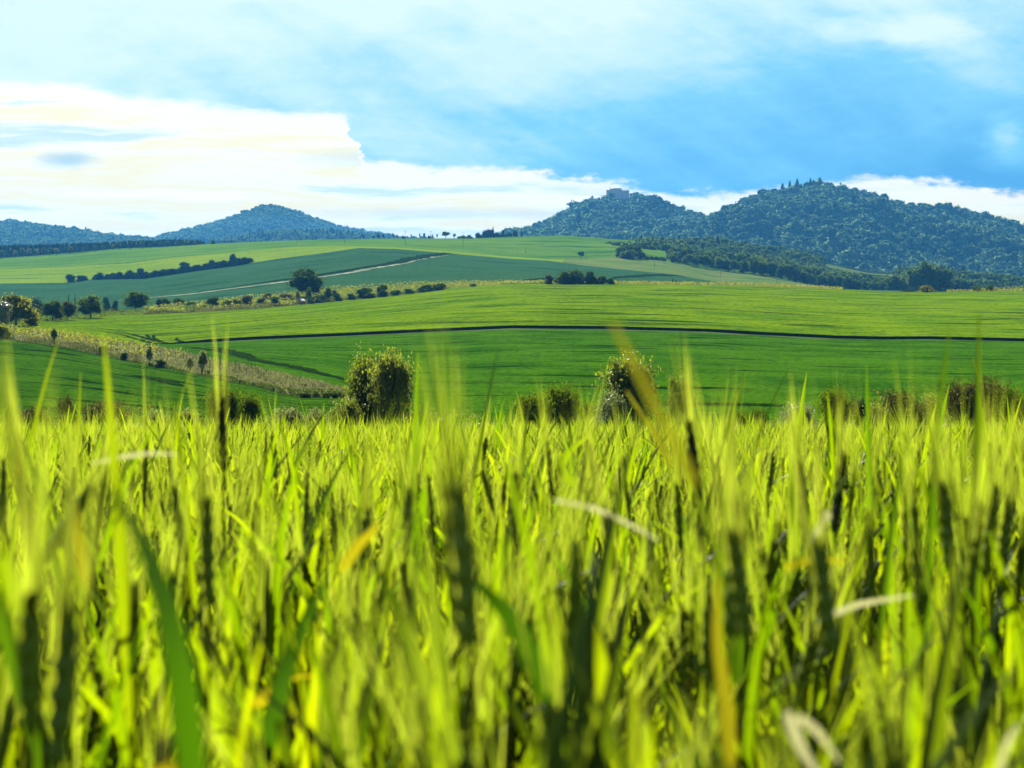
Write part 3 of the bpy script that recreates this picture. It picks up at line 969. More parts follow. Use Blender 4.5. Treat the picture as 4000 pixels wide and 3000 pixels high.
# --- shrubs on and beside the dry grass bank
S = (1, 2); B2 = (0, 1)
for kind, x, yt, yb, w, mat, lab, nm, lay in [
    ('young', 583, 1348, 1430, 46, 'l_pale', 'light leaved young tree on the bank with a dark bush at its right foot', 'tree', S),
    ('bush', 628, 1403, 1441, 50, 'l_dark', 'near black round bush at the foot of the light leaved young tree', 'bush', S),
    ('young', 791, 1366, 1462, 58, 'l_pale', 'taller pale leaved young tree further down the grass bank', 'tree', S),
    ('young', 742, 1394, 1455, 44, 'l_pale', 'small pale sapling left of the taller pale leaved tree on the bank', 'tree', S),
    ('bush', 481, 1377, 1411, 36, 'l_dark', 'small dark bush on the lower edge of the grass bank', 'bush', S),
    ('bush', 400, 1350, 1390, 40, 'l_olive', 'brownish shrub on the lower edge of the grass bank', 'bush', S),
    ('young', 211, 1282, 1340, 40, 'l_mid', 'green young tree standing among the vines on the bank', 'tree', S),
    ('bush', 18, 1275, 1325, 70, 'l_dark', 'dark bush at the left border at the top of the grass bank', 'bush', S),
    ('bush', 1190, 1536, 1554, 60, 'l_dark', 'low dark bush at the lower end of the grass bank', 'bush', S),
    ('bush', 1300, 1535, 1554, 80, 'l_dark', 'wide low dark bush where the grass bank ends', 'bush', S),
]:
    plant(kind, x, yt, w, mat, lab, nm, yb=yb, lay=lay)

# --- garden band at the left, on the crest of the bright field
for kind, x, yt, D, w, mat, lab, nm in [
    ('tree', 62, 1146, 452, 150, 'l_yel', 'large sunlit yellow green tree near the left border', 'tree'),
    ('tree', 8, 1172, 440, 90, 'l_silver', 'pale flecked tree cut by the left border', 'tree'),
    ('bush', 120, 1205, 462, 70, 'l_yel', 'rounded yellow green bush at the right side of the large sunlit tree', 'bush'),
    ('tree', 205, 1170, 530, 92, 'l_dark', 'very dark tree with green top, second from the left border', 'tree'),
    ('tree', 262, 1176, 545, 70, 'l_olive', 'olive tree touching the right side of the very dark tree', 'tree'),
    ('tree', 355, 1153, 570, 108, 'l_mid', 'round dark green tree left of the thick garden tree', 'tree'),
    ('tree', 529, 1138, 660, 108, 'l_mid', 'thick square crowned garden tree with a dark body', 'tree'),
    ('bush', 440, 1205, 640, 60, 'l_olive', 'small olive bush between the two round garden trees', 'bush'),
    ('bush', 480, 1210, 655, 50, 'l_yel', 'small yellow green bush at the left foot of the thick garden tree', 'bush'),
    ('bush', 580, 1205, 660, 48, 'l_olive', 'low olive bush at the right foot of the thick garden tree', 'bush'),
    ('bush', 640, 1200, 665, 36, 'l_mid', 'low green bush at the left start of the vineyard', 'bush'),
    ('bush', 640, 1164, 745, 62, 'l_dark', 'dark hedge bush above the left vineyard', 'bush'),
    ('bush', 700, 1163, 750, 52, 'l_dark', 'second dark hedge bush above the left vineyard', 'bush'),
    ('bush', 745, 1178, 690, 50, 'l_mid', 'green garden bush at the right side of the left vineyard', 'bush'),
    ('tree', 832, 1158, 700, 56, 'l_dark', 'dark round garden tree among small yellow bushes', 'tree'),
    ('bush', 795, 1190, 690, 38, 'l_yel', 'yellow bush at the left of the dark round garden tree', 'bush'),
    ('bush', 885, 1172, 705, 50, 'l_mid', 'green bush right of the dark round garden tree', 'bush'),
    ('bush', 925, 1166, 715, 44, 'l_yel', 'sunlit yellow bush in the middle of the garden band', 'bush'),
    ('bush', 965, 1154, 725, 52, 'l_olive', 'olive bush left of the orchard trees', 'bush'),
    ('tree', 1020, 1162, 722, 40, 'l_mid', 'left small orchard tree by the garden fence', 'tree'),
    ('tree', 1073, 1157, 725, 48, 'l_mid', 'right small orchard tree by the garden fence', 'tree'),
    ('bush', 1045, 1146, 760, 50, 'l_olive', 'brownish bush behind the two small orchard trees', 'bush'),
    ('bush', 1118, 1148, 755, 56, 'l_olive', 'brown green bush at the left foot of the big walnut like tree', 'bush'),
    ('tree', 1197, 1048, 765, 142, 'l_dark', 'big broad dark tree rising from the garden band', 'tree'),
    ('young', 1163, 1134, 735, 28, 'l_pale', 'pale little tree in front of the left side of the big broad tree', 'tree'),
    ('young', 1208, 1120, 738, 30, 'l_mid', 'little green tree in front of the middle of the big broad tree', 'tree'),
    ('bush', 1250, 1150, 745, 60, 'l_dark', 'dark low bush under the right side of the big broad tree', 'bush'),
    ('bush', 1212, 1168, 735, 40, 'l_pale', 'pale low hedge plant at the garden edge below the big tree', 'bush'),
    ('bush', 1245, 1166, 738, 42, 'l_mid', 'trimmed green low bush at the garden edge below the big tree', 'bush'),
    ('tree', 1281, 1122, 748, 34, 'l_mid', 'slim rounded tree just right of the big broad tree', 'tree'),
    ('bush', 1308, 1132, 772, 30, 'l_olive', 'small bush behind the slim rounded tree', 'bush'),
    ('bush', 1318, 1144, 748, 36, 'l_dark', 'dark upright bush right of the slim rounded tree', 'bush'),
    ('bush', 1373, 1147, 756, 46, 'l_dark', 'low dark bush at the left end of the dark thicket', 'bush'),
    ('bush', 1425, 1122, 765, 80, 'l_dark', 'large dark bush making the middle of the thicket', 'bush'),
    ('bush', 1490, 1109, 772, 52, 'l_dark', 'tallest dark bush at the right end of the thicket', 'bush'),
    ('bush', 1545, 1132, 778, 50, 'l_dark', 'low dark hedge bush right after the thicket', 'bush'),
    ('bush', 1600, 1128, 785, 60, 'l_dark', 'second low dark hedge bush along the crest', 'bush'),
    ('bush', 1660, 1112, 792, 70, 'l_dark', 'higher dark hedge bush along the crest', 'bush'),
    ('bush', 1715, 1106, 796, 60, 'l_dark', 'dark hedge bush at the right end of the crest hedge', 'bush'),
    ('bush', 1848, 1108, 806, 32, 'l_dark', 'lone small dark bush in the crest vineyard', 'bush'),
    ('bush', 2146, 1071, 800, 36, 'l_olive', 'small bush at the left end of the dark bush pair on the crest', 'bush'),
    ('bush', 2205, 1062, 800, 84, 'l_dark', 'left broad part of the dark bush on the crest', 'bush'),
    ('bush', 2245, 1053, 802, 70, 'l_dark', 'highest dark bush on the crest in the middle', 'bush'),
    ('bush', 2302, 1059, 800, 60, 'l_dark', 'dark bush right of the gap in the crest bushes', 'bush'),
    ('bush', 2345, 1078, 800, 56, 'l_dark', 'lower dark bush trailing right on the crest', 'bush'),
    ('bush', 2387, 1087, 800, 30, 'l_dark', 'smallest dark bush at the right end of the crest bushes', 'bush'),
    ('conifer', 2628, 1086, 845, 14, 'l_conif', 'tiny left conifer on the crest vineyard', 'conifer'),
    ('conifer', 2640, 1090, 845, 12, 'l_conif', 'tiny right conifer on the crest vineyard', 'conifer'),
    ('bush', 3615, 1115, 830, 58, 'l_yel', 'bright yellow green bush on the crest at the right', 'bush'),
    ('bush', 3545, 1134, 826, 60, 'l_dark', 'flat dark bush left of the bright yellow green bush', 'bush'),
    ('bush', 3812, 1117, 832, 36, 'l_mid', 'small green bush left of the bigger crest bush at the right', 'bush'),
    ('bush', 3864, 1113, 832, 46, 'l_mid', 'green bush beside the right hand vineyard strip', 'bush'),
    ('conifer', 268, 1148, 900, 18, 'l_blue', 'left hazy blue conifer between the garden trees', 'conifer'),
    ('conifer', 293, 1151, 900, 20, 'l_blue', 'right hazy blue conifer between the garden trees', 'conifer'),
    ('bush', 416, 1160, 900, 44, 'l_blue', 'hazy blue green bush behind the garden, right of the round tree', 'bush'),
    ('bush', 448, 1173, 900, 34, 'l_blue', 'lower hazy blue green bush behind the garden', 'bush'),
    ('bush', 145, 1162, 720, 60, 'l_blue', 'hazy grey thicket between the large sunlit tree and the very dark tree', 'bush'),
]:
    plant(kind, x, yt, w, mat, lab, nm, D=D)

# --- hedge between the blue green and the lime field
hg = 'bushes of the long field hedge'
for x, yt, D, w, k in [(276, 1070, 1450, 40, 0), (319, 1075, 1450, 50, 1)]:
    plant('bush', x, yt, w, 'l_blue', ['left of the two round bushes standing free at the start of the field hedge', 'right of the two round bushes standing free at the start of the field hedge'][k], 'bush', D=D)
for x, yt, w, lab in [(502, 1055, 36, 'rounded tall bush sticking out of the left half of the field hedge'), (549, 1046, 32, 'narrow tall tree at the gap in the field hedge'),
                      (720, 1022, 50, 'airy tree rising over the right half of the field hedge'), (829, 1014, 38, 'thin topped tree in the right half of the field hedge'),
                      (866, 1020, 24, 'small dark tree right of the thin topped hedge tree'), (911, 990, 30, 'tallest slim tree near the right end of the field hedge'),
                      (972, 1007, 46, 'round dark bush ending the field hedge at the right')]:
    plant('tree' if yt < 1050 else 'bush', x, yt, w, 'l_blue', lab, 'tree', D=1452)
for x in list(np.arange(372, 562, 21)) + list(np.arange(576, 960, 20)):
    yb = np.interp(x, *YG)
    plant('bush', x + random.uniform(-5, 5), yb - random.uniform(19, 27), random.uniform(30, 42), 'l_blue', 'low dark bush in the long hedge between the blue green and lime fields', 'hedge_bush', D=1446, group=hg)

# --- lone tree, clump and hedge before the wood
plant('round', 2270, 983, 32, 'l_mid', 'small lone round tree in the green field beside a pole', 'tree', D=1640)
for x, yt, D, w, m, lab in [(2425, 962, 1645, 50, 'l_wood', 'dark left tree of the leafy clump before the castle hill'), (2447, 948, 1655, 60, 'l_wood', 'highest tree of the leafy clump before the castle hill'),
                            (2485, 958, 1650, 52, 'l_mid', 'right pale tree of the leafy clump before the castle hill'), (2455, 975, 1630, 66, 'l_wood', 'front low tree of the leafy clump before the castle hill'),
                            (2505, 985, 1640, 36, 'l_wood', 'small tree at the right end of the leafy clump')]:
    plant('wood', x, yt, w, m, lab, 'tree', D=D)
for k, x in enumerate(range(2530, 2600, 16)):
    plant('bush', x, np.interp(x, *YM) - 14, 24, 'l_wood', 'low bush linking the leafy clump with the wood edge', 'bush', D=1648, group='low bushes before the wood')

# --- the wood edge on the right: every tree of the first rows
wg = 'trees of the wood edge on the right'
W1TOP = ([2570, 2600, 2680, 2760, 2850, 2930, 3000, 3090, 3180, 3316, 3407, 3500, 3560, 3620, 3700, 3720, 3800, 3900, 4000, 4100], [985, 972, 968, 975, 985, 988, 1002, 1014, 1044, 1058, 1072, 1072, 1050, 1022, 1040, 1070, 1108, 1118, 1120, 1115])
nwood = 0
for D, dy in ((1655, 22), (1690, 12), (1740, 5), (1800, 0)):
    x = 2565 + random.uniform(0, 20)
    while x < 4060:
        top = np.interp(x, *W1TOP) + dy + random.uniform(-5, 8)
        base = at(x, D).z
        w = random.uniform(34, 58)
        if PZ(top, D) - base > 4 and not (D < 1700 and x < 2600) and not in_poly(x, top, CLEAR) and not in_poly(x, top + 9, CLEAR) and (x < 3700 or dy < 10):
            plant('wood', x, top, w, random.choice(['l_wood', 'l_wood', 'l_wood', 'l_blue', 'l_mid']), 'broadleaf tree in the dark wood edge behind the meadow and bright field', 'tree', D=D + random.uniform(-12, 12), group=wg)
            nwood += 1
        x += w * random.uniform(.62, .9)
for x, yt, w, m, lab in [(3575, 1048, 70, 'l_mid', 'left tree of the tall pale group at the right wood edge'), (3612, 1014, 66, 'l_mid', 'tallest tree of the pale group at the right wood edge'),
                         (3655, 1040, 60, 'l_mid', 'middle tree of the tall pale group at the right wood edge'), (3693, 1048, 56, 'l_mid', 'right tree of the tall pale group at the right wood edge'),
                         (3490, 1075, 66, 'l_mid', 'round tree at the lower end of the grass clearing')]:
    plant('wood', x, yt, w, m, lab, 'tree', D=1600)

# --- plantation belt and roadside trees on the left skyline
g = np.random.default_rng(5)
P, Rr, Sc, K = [], [], [], []
for x in np.arange(-150, 800, 3.2):
    for D in (2030, 2045, 2060, 2080):
        xx = x + g.uniform(-3, 3)
        yt = np.interp(xx, [-150, 0, 199, 362, 543, 678, 769, 820], [964, 960, 955, 949, 941, 936, 937, 947])
        p = at(xx, D)
        h = PZ(yt + g.uniform(-2, 5), D) - p.z
        if h < 2: continue
        P.append(p[:]); Rr.append((0, 0, g.uniform(0, 6))); Sc.append((h * .75, h * .75, h * 1.02)); K.append(int(6 + g.integers(2)) if g.random() < .7 else int(g.integers(6)))
scatter('plantation', P, Rr, Sc, K, PROTO, 'dark narrow tree plantation along the left skyline', 'plantation')
rg = 'small round trees along the road below the plantation'
for x, yb_, s in [(7, 1010, 24), (60, 1006, 22), (87, 1000, 24), (115, 1004, 24), (143, 998, 20), (170, 997, 23), (196, 994, 22), (220, 999, 24), (274, 991, 22), (323, 990, 14), (371, 983, 16), (407, 982, 16), (444, 974, 16), (465, 974, 22),
                  (506, 970, 26), (555, 968, 24), (586, 966, 14), (651, 964, 18), (690, 962, 16), (726, 960, 22), (760, 957, 14)]:
    plant('round', x, yb_ - s * 1.25, s * .95, random.choice(['l_mid', 'l_pale', 'l_wood']), 'small round roadside tree below the dark plantation on the left', 'tree', D=1985, group=rg)
sg = 'tiny trees on the skyline crest'
for x, yt, w, kd in [(832, 937, 24, 'bush'), (878, 940, 10, 'round'), (904, 938, 10, 'round'), (960, 937, 10, 'round'), (1040, 934, 10, 'round'), (1220, 930, 12, 'round'), (1174, 931, 16, 'bush'), (1295, 931, 10, 'round'),
                     (1389, 927, 14, 'bush'), (1419, 920, 10, 'oval'), (1459, 922, 12, 'oval'), (1478, 914, 14, 'oval'), (1497, 915, 9, 'oval'), (1535, 912, 9, 'oval'), (1551, 916, 8, 'oval'), (1577, 922, 16, 'bush'),
                     (1591, 922, 8, 'oval'), (1606, 914, 6, 'oval'), (1639, 911, 6, 'oval'), (1657, 910, 13, 'oval'), (1677, 920, 12, 'bush'), (1689, 915, 7, 'oval'), (1707, 914, 9, 'oval')]:
    plant(kd, x, yt, w, 'l_conif' if x > 1410 else 'l_wood', 'tiny dark tree standing in the row on the skyline crest', 'tree', D=1998, group=sg, hmin=2)
plant('round', 1741, 906, 38, 'l_wood', 'wide dark round tree on the skyline crest', 'tree', D=1998)
plant('round', 1775, 914, 14, 'l_wood', 'small dark tree right of the wide round skyline tree', 'tree', D=1998)
for k, x in enumerate([1795, 1812, 1830, 1840]):
    plant('bush', x, [922, 919, 917, 924][k], 24, 'l_wood', 'low bush in the short skyline hedge left of the castle hill', 'bush', D=1998, group='short skyline hedge')
for x, yt, w, kd, lab in [(1868, 906, 30, 'wood', 'left low tree of the dark copse behind the skyline'), (1896, 898, 34, 'wood', 'second tree of the dark copse behind the skyline'), (1926, 886, 30, 'conifer', 'pointed tallest tree of the dark copse behind the skyline'),
                          (1912, 893, 36, 'wood', 'broad middle tree of the dark copse behind the skyline'), (1942, 906, 34, 'wood', 'right tree of the dark copse behind the skyline'), (1964, 897, 16, 'tree', 'thin tree right of the dark copse'),
                          (2012, 897, 22, 'tree', 'flat topped tree between the copse and the castle hill'), (2036, 887, 14, 'conifer', 'slim dark conifer at the foot of the castle hill'), (1988, 906, 36, 'wood', 'low pale tree at the left foot of the castle hill')]:
    plant(kd, x, yt, w, 'l_blue', lab, 'tree', D=2080)
# conifers on the top of the right hill and the skyline trees beside the castle
for x, yt, w in [(3057, 711, 17), (3085, 701, 13), (3102, 708, 12), (3114, 692, 15), (3121, 700, 12), (3160, 696, 11), (3166, 690, 12), (3178, 697, 12), (3190, 700, 12), (3240, 714, 12), (2965, 742, 12)]:
    hh = 26
    if x in (3102, 3121, 3160, 3190, 3240): continue
    X, D, z = h_main.pt(x, .99)
    zt = PZ(yt + 5, D)
    rt = empty('conifer', (X, D, zt - hh)); rt.scale = (w / F * D * 2.5, w / F * D * 2.5, hh); rt.rotation_euler.z = random.uniform(0, 6)
    tag(rt, 'dark pointed conifer sticking out of the top of the right hill', 'conifer', 'conifers on the top of the right hill')
    cr, tr = tree_proto('conifer')
    key = ('conifer', 0, 'l_conif')
    for o in CACHE[key] if key in CACHE else CACHE[[k for k in CACHE if k[0] == 'conifer' and k[2] == 'l_conif'][0]]:
        k = o.copy(); COL.objects.link(k); k.parent = rt


# ------------------------------------------------------------------ castle
def castle():
    D = 4380.0
    s = D / F
    zb = PZ(772, D) - 14
    root = empty('castle', (PX(2412, D), D, zb))
    tag(root, 'old stone castle with rounded walls on top of the wooded hill', 'castle')
    X = lambda x: (x - 2412) * s
    Zy = lambda y: PZ(y, D) - zb

    def wall(x0, x1, yt, depth=26, bulge=6, back=0.0, name='wall', nseg=14, mat=None):
        mb = MB()
        a = np.linspace(0, math.pi, nseg)
        cx, hw = (X(x0) + X(x1)) / 2, (X(x1) - X(x0)) / 2
        e = 0.38                                          # flattened round plan
        px = cx - hw * np.sign(np.cos(a)) * np.abs(np.cos(a)) ** e
        py = back - bulge * np.sin(a) ** .8
        pl = np.concatenate([np.stack([px, py], 1), np.stack([px[::-1], np.full(nseg, back + depth)], 1)])
        n = len(pl)
        V = np.concatenate([np.c_[pl, np.zeros(n)], np.c_[pl, np.full(n, Zy(yt))]])
        c = np.array([[cx, back + depth / 2, Zy(yt)]])
        mb.add(np.concatenate([V, c]), [[i, (i + 1) % n, n + (i + 1) % n, n + i] for i in range(n)], [[n + i, n + (i + 1) % n, 2 * n] for i in range(n)])
        o = link(name, mb.mesh(name), mat or M['stone'], root)
        o['label'] = 'rounded castle wall'
        return o
    w1 = wall(2369, 2394, 743, 22, 4, 2.0)
    w2 = wall(2381, 2428, 738, 22, 8, -2.5)
    w3 = wall(2397, 2427, 736, 16, 4, 1.0)
    w4 = wall(2424, 2458, 744.5, 24, 7, 0.0)
    # parapet roofs, thin dark
    for x0, x1, yt, bk in ((2369, 2393, 743, 2), (2397, 2427, 736, 1), (2425, 2458, 744.5, 0)):
        mb = MB(); mb.box(((X(x0) + X(x1)) / 2, bk + 8, Zy(yt) + .45), (X(x1) - X(x0) + .8, 18, .9))
        link('roof', mb.mesh('roof'), M['tile'], root)
    # chimneys
    for x, y in ((2382, 729.5), (2432.5, 736.5)):
        mb = MB(); mb.box((X(x), 4, (Zy(y) + Zy(746)) / 2), (1.2, 1.2, Zy(y) - Zy(746))); mb.box((X(x), 4, Zy(y) + .2), (1.7, 1.7, .5))
        link('chimney', mb.mesh('chimney'), M['stone'], root)
    # windows
    for x, y in ((2395, 755), (2402, 752), (2411, 756), (2416, 759), (2422, 750), (2437, 753), (2447, 755)):
        o = w2 if x < 2424 else w4
        mb = MB(); mb.box((X(x), -10.3 if x < 2424 else -6.6, Zy(y)), (1.1, 1.4, 1.9))
        k = mb.mesh('window'); k.materials.append(M['void'])
        k = bpy.data.objects.new('window', k); COL.objects.link(k); k.parent = o
    # lower wing with lean-to roof, and curtain wall
    mb = MB()
    x0, x1 = X(2348), X(2372)
    zl, zr, zbm = Zy(771), Zy(763), 0
    mb.add([[x0, -4, 0], [x1, -4, 0], [x1, 8, 0], [x0, 8, 0], [x0, -4, zl], [x1, -4, zr - 2], [x1, 8, zr - 2], [x0, 8, zl]], [[0, 1, 5, 4], [1, 2, 6, 5], [2, 3, 7, 6], [3, 0, 4, 7], [4, 5, 6, 7]])
    link('lower_wing', mb.mesh('lower_wing'), M['stone'], root)
    mb = MB()
    mb.add([[x0 - .6, -4.6, zl + .05], [x0 + 6, -4.6, zr - 1.2], [x1, -4.6, zr + .4], [x0 - .6, 8.6, zl + .05], [x0 + 6, 8.6, zr - 1.2], [x1, 8.6, zr + .4],
            [x0 - .6, -4.6, zl + .7], [x0 + 6, -4.6, zr - .5], [x1, -4.6, zr + 1.1], [x0 - .6, 8.6, zl + .7], [x0 + 6, 8.6, zr - .5], [x1, 8.6, zr + 1.1]],
           [[6, 7, 10, 9], [7, 8, 11, 10], [0, 1, 7, 6], [1, 2, 8, 7], [3, 0, 6, 9], [0, 3, 4, 1], [1, 4, 5, 2], [4, 3, 9, 10], [5, 4, 10, 11], [2, 5, 11, 8]])
    link('roof', mb.mesh('roof'), M['tile'], root)
    mb = MB(); mb.box(((X(2318) + X(2350)) / 2, 2, Zy(775) / 2), (X(2350) - X(2318), 2.2, Zy(775)))
    link('curtain_wall', mb.mesh('curtain_wall'), M['stone'], root)
    # gate tower with pyramid roof
    cx, hw, ze = X(2313.3), 4.1, Zy(771)
    mb = MB(); mb.box((cx, 0, ze / 2), (hw * 2, hw * 2, ze))
    t = link('tower', mb.mesh('tower'), M['stone'], root)
    mb = MB()
    e = hw + .55
    mb.add([[cx - e, -e, ze], [cx + e, -e, ze], [cx + e, e, ze], [cx - e, e, ze], [cx, 0, Zy(762.8)]], [[3, 2, 1, 0]], [[0, 1, 4], [1, 2, 4], [2, 3, 4], [3, 0, 4]])
    link('roof', mb.mesh('roof'), M['tile'], t)
    # small roof among the trees
    hz = Zy(795)
    return root


castle()
D = 4370
plant_c = empty('tree', (PX(2386, D), D - 16, PZ(774, D) - 5)); plant_c.scale = (20, 16, 22)
tag(plant_c, 'round dark tree in front of the castle wall', 'tree')
for o in CACHE[[k for k in CACHE if k[0] == 'wood' and k[2] == 'l_wood'][0]]:
    k = o.copy(); COL.objects.link(k); k.parent = plant_c
for x, y, w in [(2338, 769, 8), (2330, 784, 10), (2346, 781, 12), (2395, 778, 16), (2412, 776, 18), (2430, 777, 16), (2448, 775, 14), (2372, 781, 14), (2322, 792, 10), (2470, 765, 18), (2482, 757, 22)]:
    k0 = empty('tree', (PX(x, D), D - 22 + random.uniform(-2, 2), PZ(y + 2, D) - 18)); k0.scale = (w, w, 18)
    tag(k0, 'broadleaf tree at the foot of the castle walls', 'tree', 'trees at the foot of the castle walls')
    for o in CACHE[[k for k in CACHE if k[0] == 'wood' and k[2] == 'l_blue'][0]]:
        k = o.copy(); COL.objects.link(k); k.parent = k0

# ------------------------------------------------------------------ utility poles
POLE = {}


def pole(x, yt, D, label, arm, group='utility poles over the skyline field', yb=None):
    p = at(x, D)
    h = PZ(yt, D) - p.z
    root = empty('utility_pole', p)
    tag(root, label, 'pole', group)
    hs = round(h, 1)
    mb = MB(); mb.tube([[0, 0, -.5], [0, 0, h * .5], [0, 0, h]], [.26, .22, .17], 8)
    link('pole', mb.mesh('pole', True), M['wood'], root)
    if arm:
        if 'arm' not in POLE:
            mb = MB(); mb.box((0, 0, 0), (4.4, .22, .24)); a = mb.mesh('crossarm'); a.materials.append(M['metal'])
            mb = MB()
            mb.tube([[0, 0, 0], [0, 0, .2], [0, 0, .45]], [.07, .16, .09], 7); b = mb.mesh('insulator'); b.materials.append(M['metal'])
            POLE['arm'] = (a, b)
        a = bpy.data.objects.new('crossarm', POLE['arm'][0]); COL.objects.link(a); a.parent = root; a.location = (0, -.3, h - .5)
        for q in (-2, 0, 2):
            b = bpy.data.objects.new('insulator', POLE['arm'][1]); COL.objects.link(b); b.parent = a; b.location = (q, 0, .12)
    else:
        mb = MB(); mb.tube([[0, 0, h], [0, 0, h + .4]], [.22, .1], 8)
        link('cap', mb.mesh('cap'), M['metal'], root)
    return root


pole(1160, 914, locate(1160, 951, 10), 'thick dark pole in the green field left of the middle', False)
pole(1346, 914, locate(1346, 951, 10), 'thin pole in the green field between the rounded hill and the skyline trees', False)
pole(1583, 900, locate(1583, 957, 10), 'pole with crossarm rising in front of the tiny skyline trees', True)
pole(1809, 908, locate(1809, 966, 10), 'pole with crossarm in front of the short skyline hedge', True)
pole(2053, 959, locate(2053, 989, 10), 'plain pole in the green field left of the lone round tree', False)
pole(2290, 978, 1630, 'plain pole right beside the lone round tree', False)
pole(2556, 1017, locate(2556, 1047, 9), 'plain pole in the pale meadow below the leafy clump', False)
pole(2815, 1051, locate(2815, 1083, 9), 'pole with white top in the pale meadow before the wood', False)
pole(3035, 1077, locate(3035, 1106, 9), 'rightmost pole with white top where the meadow narrows', False)
for x, yt, lab in [(1477, 904, 'small far pole left of the tiny skyline trees'), (1683, 903, 'far pole with crossarm among the tiny skyline trees'), (1774, 911, 'far pole with crossarm behind the small dark skyline tree'),
                   (685, 921, 'far pole above the plantation on the left'), (878, 914, 'far pole where the plantation ends'), (916, 916, 'far pole right of the plantation end')]:
    pole(x, yt, 2060, lab, True)


# ------------------------------------------------------------------ vineyards: leafy rows as stuff, posts one by one
def vine_rows(name, i, j, xr, rows, label, h=1.5, dens=2.2, leaf=.26, seed=3, cover=1.0):
    g = np.random.default_rng(seed)
    P, Nn = [], []
    for t in rows:
        x = xr[0]
        while x < xr[1]:
            Dl, Zl = lines(x)
            d = Dl[0, i] + (Dl[0, j] - Dl[0, i]) * t
            if Dl[0, j] - Dl[0, i] > .8 and g.random() < cover(x) if callable(cover) else True:
                X, z = PX(x, d), Zl[0, i] + (Zl[0, j] - Zl[0, i]) * t
                hh = h * (.75 + .5 * mnoise.noise(Vector((X * .5, d * .5, 1))))
                for k in range(2):
                    P.append((X + g.normal(0, .15), d + g.normal(0, .22), z + hh * g.uniform(.25, 1.05)))
                    Nn.append(g.normal(0, 1, 3))
            x += F / d / dens * g.uniform(.6, 1.4)
    P, Nn = np.array(P), np.array(Nn)
    V, q = leaf_quads(P, Nn / np.linalg.norm(Nn, axis=1)[:, None], leaf, g)
    o = link(name, np_mesh(name, V, q), M['l_vine'])
    return tag(o, label, 'vines', kind='stuff')


vine_rows('vines', 1, 2, (-100, 760), (.3, .42, .52, .62, .72, .82, .94), 'yellow green vine rows on the upper part of the grass bank', 1.7, 4.0, .30, 3, lambda x: 1.0 if x < 480 else max(0, 1 - (x - 480) / 280))
vine_rows('vines', 5, 6, (560, 3290), (.08, .25, .45, .65, .85, 1.0), 'yellow vine rows along the crest of the bright field', 2.0, 1.5, .5, 4)
vine_rows('vines', 5, 6, (3700, 4150), (.1, .4, .7, 1.0), 'yellow green vine rows rising at the right border', 1.8, 1.3, .5, 5)

PM = MB(); PM.tube([[0, 0, -.2], [0, 0, .9], [.02, 0, 1.9]], [.06, .055, .05], 6)
PM = PM.mesh('vineyard_post'); PM.materials.append(M['wood'])


def post(x, D, lab, grp, s=1.0):
    o = bpy.data.objects.new('vineyard_post', PM)
    COL.objects.link(o)
    o.location = at(x, D)
    o.scale = (s, s, s * random.uniform(.9, 1.1))
    o.rotation_euler = (random.uniform(-.06, .06), random.uniform(-.06, .06), random.uniform(0, 6))
    tag(o, lab, 'post', grp)


for x in np.arange(60, 1010, 21):
    Dl, _ = lines(x)
    for t in ((.55,) if random.random() < .5 else (.35, .85)):
        xx = x + random.uniform(-6, 6)
        post(xx, Dl[0, 1] + (Dl[0, 2] - Dl[0, 1]) * (t + random.uniform(-.08, .08)), 'weathered wooden post standing on the dry grass bank', 'posts on the grass bank', 1.0)
for x in np.arange(1330, 3290, 24):
    dc = float(np.interp(x, *DC))
    post(x + random.uniform(-8, 8), dc + 70, 'thin wooden post along the crest vineyard', 'posts of the crest vineyard', 1.35)

# dry grass tufts on the bank
g = np.random.default_rng(21)
P, H = [], []
for _ in range(9000):
    x = g.uniform(60, 1350)
    Dl, Zl = lines(x)
    t = g.uniform(0, 1) ** 1.0
    if x < 500 and t > .45: continue
    d = Dl[0, 1] + (Dl[0, 2] - Dl[0, 1]) * t
    if Dl[0, 2] - Dl[0, 1] < .8: continue
    P.append((PX(x, d), d, Zl[0, 1] + (Zl[0, 2] - Zl[0, 1]) * t)); H.append(g.uniform(.35, .9))
P, H = np.array(P), np.array(H)[:, None]
n = len(P)
a = g.uniform(0, 6.28, n)
dx = np.stack([np.cos(a), np.sin(a), 0 * a], 1) * g.uniform(.08, .22, n)[:, None]
ln = np.stack([g.normal(0, .2, n), g.normal(0, .2, n), np.ones(n)], 1) * H
V = np.stack([P - dx, P + dx, P + ln + dx * .8, P + ln - dx * .8], 1).reshape(-1, 3)
o = link('dry_grass', np_mesh('dry_grass', V, np.arange(n)[:, None] * 4 + np.arange(4)[None]), M['l_dry'])
tag(o, 'tall dry grass covering the bank between the two green fields', 'grass', kind='stuff')



def undergrowth(x0, x1, Df, depth, hf, n, leaf, mat, label, seed):
    g = np.random.default_rng(seed)
    P = []
    for _ in range(n):
        x = g.uniform(x0, x1)
        d = Df(x) + g.uniform(0, depth)
        h = hf(x) * max(.12, .65 + 1.3 * mnoise.noise(Vector((PX(x, d) * .09, d * .05, seed))))
        p = at(x, d)
        P.append((p.x, p.y, p.z + h * g.uniform(0, 1) ** .8))
    P = np.array(P)
    Nn = g.normal(0, 1, P.shape) + np.array([0, -.4, .5])
    V, q = leaf_quads(P, Nn / np.linalg.norm(Nn, axis=1)[:, None], leaf, g)
    o = link('undergrowth', np_mesh('undergrowth', V, q), M[mat])
    tag(o, label, 'undergrowth', kind='stuff')


